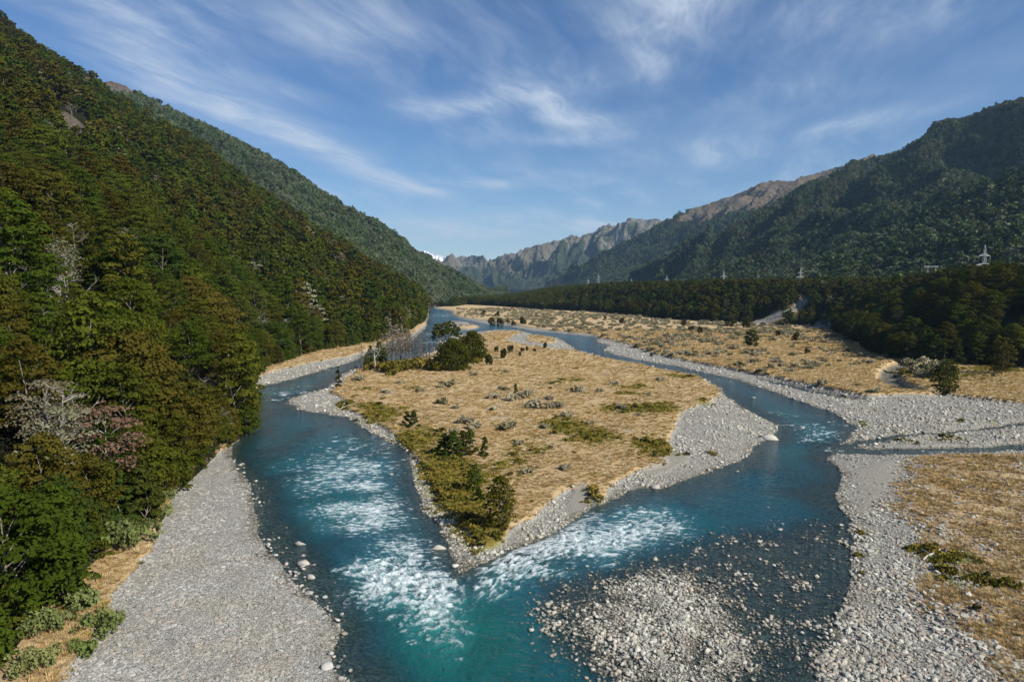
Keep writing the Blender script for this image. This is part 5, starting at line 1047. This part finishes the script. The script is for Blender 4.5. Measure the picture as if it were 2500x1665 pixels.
# ------------------------------------------------------------------ grass and low ground cover
TU = [source('grass_source', mesh_np('grass_source', *tuft(400 + i, 44, 0.26, 0.58, 0.034), STRAW, False)) for i in range(3)] + [source('grass_source', mesh_np('grass_source', *tuft(410 + i, 30, 0.28, 0.5, 0.05), GREENGRASS, False)) for i in range(2)] + [source('grass_source', mesh_np('grass_source', *tuft(420 + i, 40, 0.25, 0.52, 0.034), RUSSET, False)) for i in range(2)]
HB = [source('herb_source', bush('herb_source', 430 + i, 60, 0.55, 0.38, 0.2, OLIVE, 1.5, 4)) for i in range(2)] + [source('herb_source', bush('herb_source', 433, 60, 0.5, 0.5, 0.18, DARK_SHRUB, 1.5, 4))]
def turf(name, label, N, ymin, ymax, amin, amax, test, pick, srcs, smed):
    Y = np.exp(r.uniform(math.log(ymin), math.log(ymax), N)); X = Y * r.uniform(amin, amax, N); TF = terrain(X, Y)
    ok = r.random(N) < test(TF, X, Y); TF = {k: v[ok] for k, v in TF.items()}; X, Y = X[ok], Y[ok]; n = len(X)
    P = np.stack([X, Y, TF['z']], 1); s = smed * np.exp(0.3 * r.normal(size=n)) * (1 + np.maximum(Y - 100, 0) / 220); k = pick(TF, X, Y)
    scatter(name, label, P, put_rot(n, r, .1), np.stack([s, s, s], 1), k, srcs); print(name, n)
def pick_i(T, X, Y):
    gm = T['green'] * .9 + 0.9 * fbm(X / 2, Y / 2, 3) > 0.45; return np.where(gm, 3 + r.integers(0, 2, len(X)), r.integers(0, 3, len(X)))
clr = lambda X, Y: np.clip(0.75 + 1.1 * fbm(X / 7 + 2, Y / 8, 3), .12, 1)
turf('dry_grass', 'dry tan and olive grass covering the island and left bank strip', 125000, 46, 560, -0.74, 0.42, lambda T, X, Y: T['grass'] * (T['forestd'] < 0) * ((T['island'] > 0) | (X < 0) | (T['islet'] > 0)) * clr(X, Y), pick_i, TU, 0.95)
turf('flat_grass', 'dry grass of the right river flat', 75000, 180, 560, 0.05, 0.98, lambda T, X, Y: T['grass'] * (T['forestd'] < 2) * (T['island'] < 0) * 0.8 * (T['creek'] < .25), pick_i, TU, 0.9)
turf('russet_grass', 'russet grass of the stony field at the right edge', 85000, 46, 150, 0.40, 1.05, lambda T, X, Y: ss(T['brown'], 0, .5) * np.clip(0.5 + 1.6 * fbm(X / 5, Y / 6, 3), 0.05, 1) * (T['green'] < .5), lambda T, X, Y: np.where(fbm(X / 4, Y / 4, 2) > .05, r.integers(0, 3, len(X)), 5 + r.integers(0, 2, len(X))), TU, 0.85)
turf('ground_cover', 'low olive scrub in patches on the island and the right bank', 70000, 46, 300, -0.4, 0.84, lambda T, X, Y: 0.38 * (ss(T['green'] + 0.9 * fbm(X / 2.2, Y / 2.6, 4), 0.45, 1.0) * (T['water'] < -0.6)) * (T['forestd'] < 0), lambda T, X, Y: np.where(r.random(len(X)) < .12, 2, r.integers(0, 2, len(X))), HB, 0.95)

# ------------------------------------------------------------------ pylons
def bars(segs, w, sides=4): return tube([[(*a, w), (*b, w)] for a, b in segs], sides)
def pylon_parts():
    H = 38.0; segs = []
    lev = [(0, 3.2), (8, 2.5), (15, 1.9), (21, 1.35), (26, 1.0), (30, 0.85), (34, 0.6), (38, 0.12)]
    crn = lambda z, h: [np.array((sx * h, sy * h, z)) for sx, sy in ((-1, -1), (1, -1), (1, 1), (-1, 1))]
    for (z0, h0), (z1, h1) in zip(lev[:-1], lev[1:]):
        a, b = crn(z0, h0), crn(z1, h1)
        for i in range(4): segs += [(a[i], b[i]), (a[i], b[(i + 1) % 4]), (a[(i + 1) % 4], b[i]), (b[i], b[(i + 1) % 4])]
    def arm(z, L, h):
        s = []
        for sg in (-1, 1):
            tip = np.array((sg * L, 0, z)); 
            for sy in (-h, h): s += [(np.array((sg * h, sy, z)), tip), (np.array((sg * h, sy, z + 1.7)), tip), (np.array((sg * (h + L) * .5, sy * .5, z)), np.array((sg * h, sy, z + 1.7)))]
        return s
    return mesh_np('lattice_mast', *bars(segs, 0.13), STEEL), [mesh_np('crossarm', *bars(arm(21.5, 7.4, 1.2), 0.14), STEEL), mesh_np('crossarm', *bars(arm(29.0, 5.2, .8), 0.14), STEEL)], \
        mesh_np('insulator', *tube([[(0, 0, 0, .1), (0, 0, -.2, .16), (0, 0, -2.2, .16), (0, 0, -2.4, .05)]], 6), mat_plain('glass_insulator', (.35, .42, .42), (.45, .5, .5)))
MAST, ARMS, INSU = pylon_parts()
for (u, v, Yd, H, lab) in [(2405, 598, 560, 38, 'nearest lattice pylon above the right forest'), (1767, 661, 1000, 36, 'lattice pylon standing over the middle of the right forest'), (1955, 654, 950, 30, 'pylon top just clearing the trees left of the nearest pylon'), (1628, 672, 1300, 34, 'fourth pylon from the right along the terrace'), (1541, 680, 1600, 32, 'small pylon on the far terrace'),
        (1488, 686, 1700, 32, 'tiny pylon next to the pale far structures'), (1461, 668, 2000, 40, 'pylon on the low rise at the foot of the far hill'), (1436, 679, 2100, 40, 'leftmost small pylon below the far hill')]:
    p = at(u, v, Yd); e = empty('pylon', (p[0], p[1], p[2] - H), 0.15); e.scale = (H / 38,) * 3
    obj('lattice_mast', MAST, e)
    for a_, (z, L) in zip(ARMS, ((21.5, 7.4), (29.0, 5.2))):
        ao = obj('crossarm', a_, e)
        for sg in (-1, 1): io = obj('insulator', INSU, ao); io.location = (sg * L, 0, z)
    tag(e, lab, 'pylon', 'power pylons')
def hframe(u, v, Yd, W_, lab):
    p = at(u, v, Yd); e = empty('pole_frame', (p[0], p[1], p[2] - 20), 0.1)
    for sx in (-.28, .28): obj('pole', mesh_np('pole', *tube([[(sx * W_, 0, 0, .22), (sx * W_, 0, 20, .16)]], 6), STEEL), e)
    obj('crossarm', mesh_np('crossarm', *bars([((-W_ / 2, 0, 19.6), (W_ / 2, 0, 19.6)), ((-W_ / 2, .3, 18.7), (W_ / 2, .3, 18.7)), ((-W_ / 2, 0, 19.6), (-W_ / 3, .3, 18.7)), ((W_ / 2, 0, 19.6), (W_ / 3, .3, 18.7))] + [((W_ * t, 0, 19.6), (W_ * (t + .1), .3, 18.7)) for t in (-.25, -.05, .15)], 0.12), STEEL), e)
    tag(e, lab, 'power pole', 'twin pole frames')
hframe(2275, 649, 560, 12.0, 'pale twin pole crossarm above the trees left of the nearest pylon'); hframe(1870, 684, 820, 11.0, 'pale twin pole crossarm left of the low pylon top')

# ------------------------------------------------------------------ driftwood and the angler
LOGW = mat_plain('weathered_log', (0.30, 0.28, 0.24), (0.44, 0.41, 0.36), 3.0)
def log(a, b, rad, lab):
    A, Bq = gp(*a, 0.6), gp(*b, 0.6); za, zb = zat(*A) + rad, zat(*Bq) + rad * 1.4
    m_ = (A + Bq) / 2; k = (Bq - A); nrm = np.array([-k[1], k[0]]) * 0.03
    e = empty('driftwood_log', (A[0], A[1], za))
    pth = [(0, 0, 0, rad), (*((m_ - A) * .6 + nrm), (zb - za) * .3, rad * .95), (*((m_ - A) * 1.4 - nrm), (zb - za) * .7, rad * .8), (*(Bq - A), zb - za, rad * .55)]
    obj('stem', mesh_np('stem', *tube([pth], 7), LOGW), e); obj('broken_branch', mesh_np('broken_branch', *tube([[(*((m_ - A) * .9), (zb - za) * .45, rad * .4), (*((m_ - A) * .9 + nrm * 8), (zb - za) * .45 + rad * 3, rad * .2)]], 5), LOGW), e)
    tag(e, lab, 'log')
log((2253, 1366), (2298, 1342), 0.13, 'grey driftwood log beside the dark green shrubs on the right bank'); log((2388, 920), (2436, 919), 0.16, 'pale log lying on the grass before the right forest'); log((2360, 1046), (2385, 1032), 0.10, 'thin dry branch lying by the upper stream on the right')
def angler():
    x, y = gp(793, 1012, 0.0); e = empty('person', (x, y, -0.12), R(200))
    P = [(0, 0, .95), (0, 0, 1.15), (0, 0.01, 1.40), (0, .01, 1.52), (0, .03, 1.60), (0, .035, 1.74), (.19, 0, 1.40), (.26, -.10, 1.16), (.14, -.32, 1.12), (.10, -.41, 1.13), (-.19, 0, 1.40), (-.25, -.03, 1.14), (-.18, -.24, 1.02), (-.15, -.33, 1.02), (.10, 0, .90), (.12, -.02, .50), (.13, .02, .10), (.14, -.12, .04), (-.10, 0, .90), (-.13, -.05, .50), (-.14, .02, .10), (-.15, -.12, .04)]
    E = [(0, 1), (1, 2), (2, 3), (3, 4), (4, 5), (2, 6), (6, 7), (7, 8), (8, 9), (2, 10), (10, 11), (11, 12), (12, 13), (0, 14), (14, 15), (15, 16), (16, 17), (0, 18), (18, 19), (19, 20), (20, 21)]
    RR = [.15, .15, .17, .065, .085, .095, .075, .055, .042, .045, .075, .055, .042, .045, .10, .075, .055, .05, .10, .075, .055, .05]
    me = bpy.data.meshes.new('body'); me.from_pydata(P, E, []); b = obj('body', me, e)
    md = b.modifiers.new('skin', 'SKIN')
    for i, sv in enumerate(me.skin_vertices[0].data): sv.radius = (RR[i] * (1.15 if i < 3 else 1), RR[i] * (.8 if i < 3 else 1)); sv.use_root = i == 0
    b.modifiers.new('smooth', 'SUBSURF').levels = 1; b.modifiers['smooth'].render_levels = 2
    m, g, out = material('angler_clothes'); O = g.sep(node(g.nt, 'ShaderNodeTexCoord').outputs['Object'])[2]; n = g.noise(g.pos(), 9, 3)
    c = g.mix(g.ramp(O, .93, .98), g.mix(n, (.13, .14, .11), (.19, .19, .15)), g.mix(n, (.55, .56, .52), (.66, .66, .62))); c = g.mix(g.ramp(O, 1.49, 1.53), c, (.50, .30, .22)); c = g.mix(g.ramp(O, .24, .18), c, (.03, .03, .03))
    g.nt.links.new(principled(g, c, .85), out.inputs[0]); me.materials.append(m)
    hv = [(0, .03, 1.72, .20), (0, .03, 1.735, .20), (0, .03, 1.74, .115), (0, .03, 1.82, .10), (0, .03, 1.85, .05), (0, .03, 1.855, .001)]
    obj('hat', mesh_np('hat', *tube([hv], 12), mat_plain('pale_hat', (.60, .42, .36), (.70, .52, .45))), e)
    tag(e, 'person in pale shirt and dark waders standing at the water edge of the island', 'person')
    rod = obj('fishing_rod', mesh_np('fishing_rod', *tube([[(0, 0, 0, .016), (.15, -1.2, .8, .010), (.3, -2.6, 1.3, .004)]], 5), mat_plain('rod_dark', (.05, .04, .03), (.08, .06, .05))))
    rod.location = (x, y, 1.0); rod.rotation_euler = (0, 0, R(200)); tag(rod, 'thin dark rod held by the person at the water edge', 'fishing rod')
angler()

# ------------------------------------------------------------------ haze in the valley air
def haze():
    m, g, out = material('haze_air')
    pv = node(g.nt, 'ShaderNodeVolumePrincipled'); pv.inputs['Color'].default_value = (0.42, 0.70, 1.0, 1); pv.inputs['Density'].default_value = HAZE
    pv.inputs['Anisotropy'].default_value = 0.2
    g.nt.links.new(pv.outputs[0], out.inputs['Volume'])
    x0, x1, y0, y1, z0, z1 = -5200, 5200, -950, 13500, -16.5, 1050
    v = [(x, y, z) for x in (x0, x1) for y in (y0, y1) for z in (z0, z1)]
    f = [(0, 1, 3, 2), (4, 6, 7, 5), (0, 4, 5, 1), (2, 3, 7, 6), (0, 2, 6, 4), (1, 5, 7, 3)]
    o = obj('haze', mesh_np('haze', v, f, m, False)); tag(o, 'thin blue haze filling the valley', kind='stuff')
HAZE = 4.0e-5
haze()
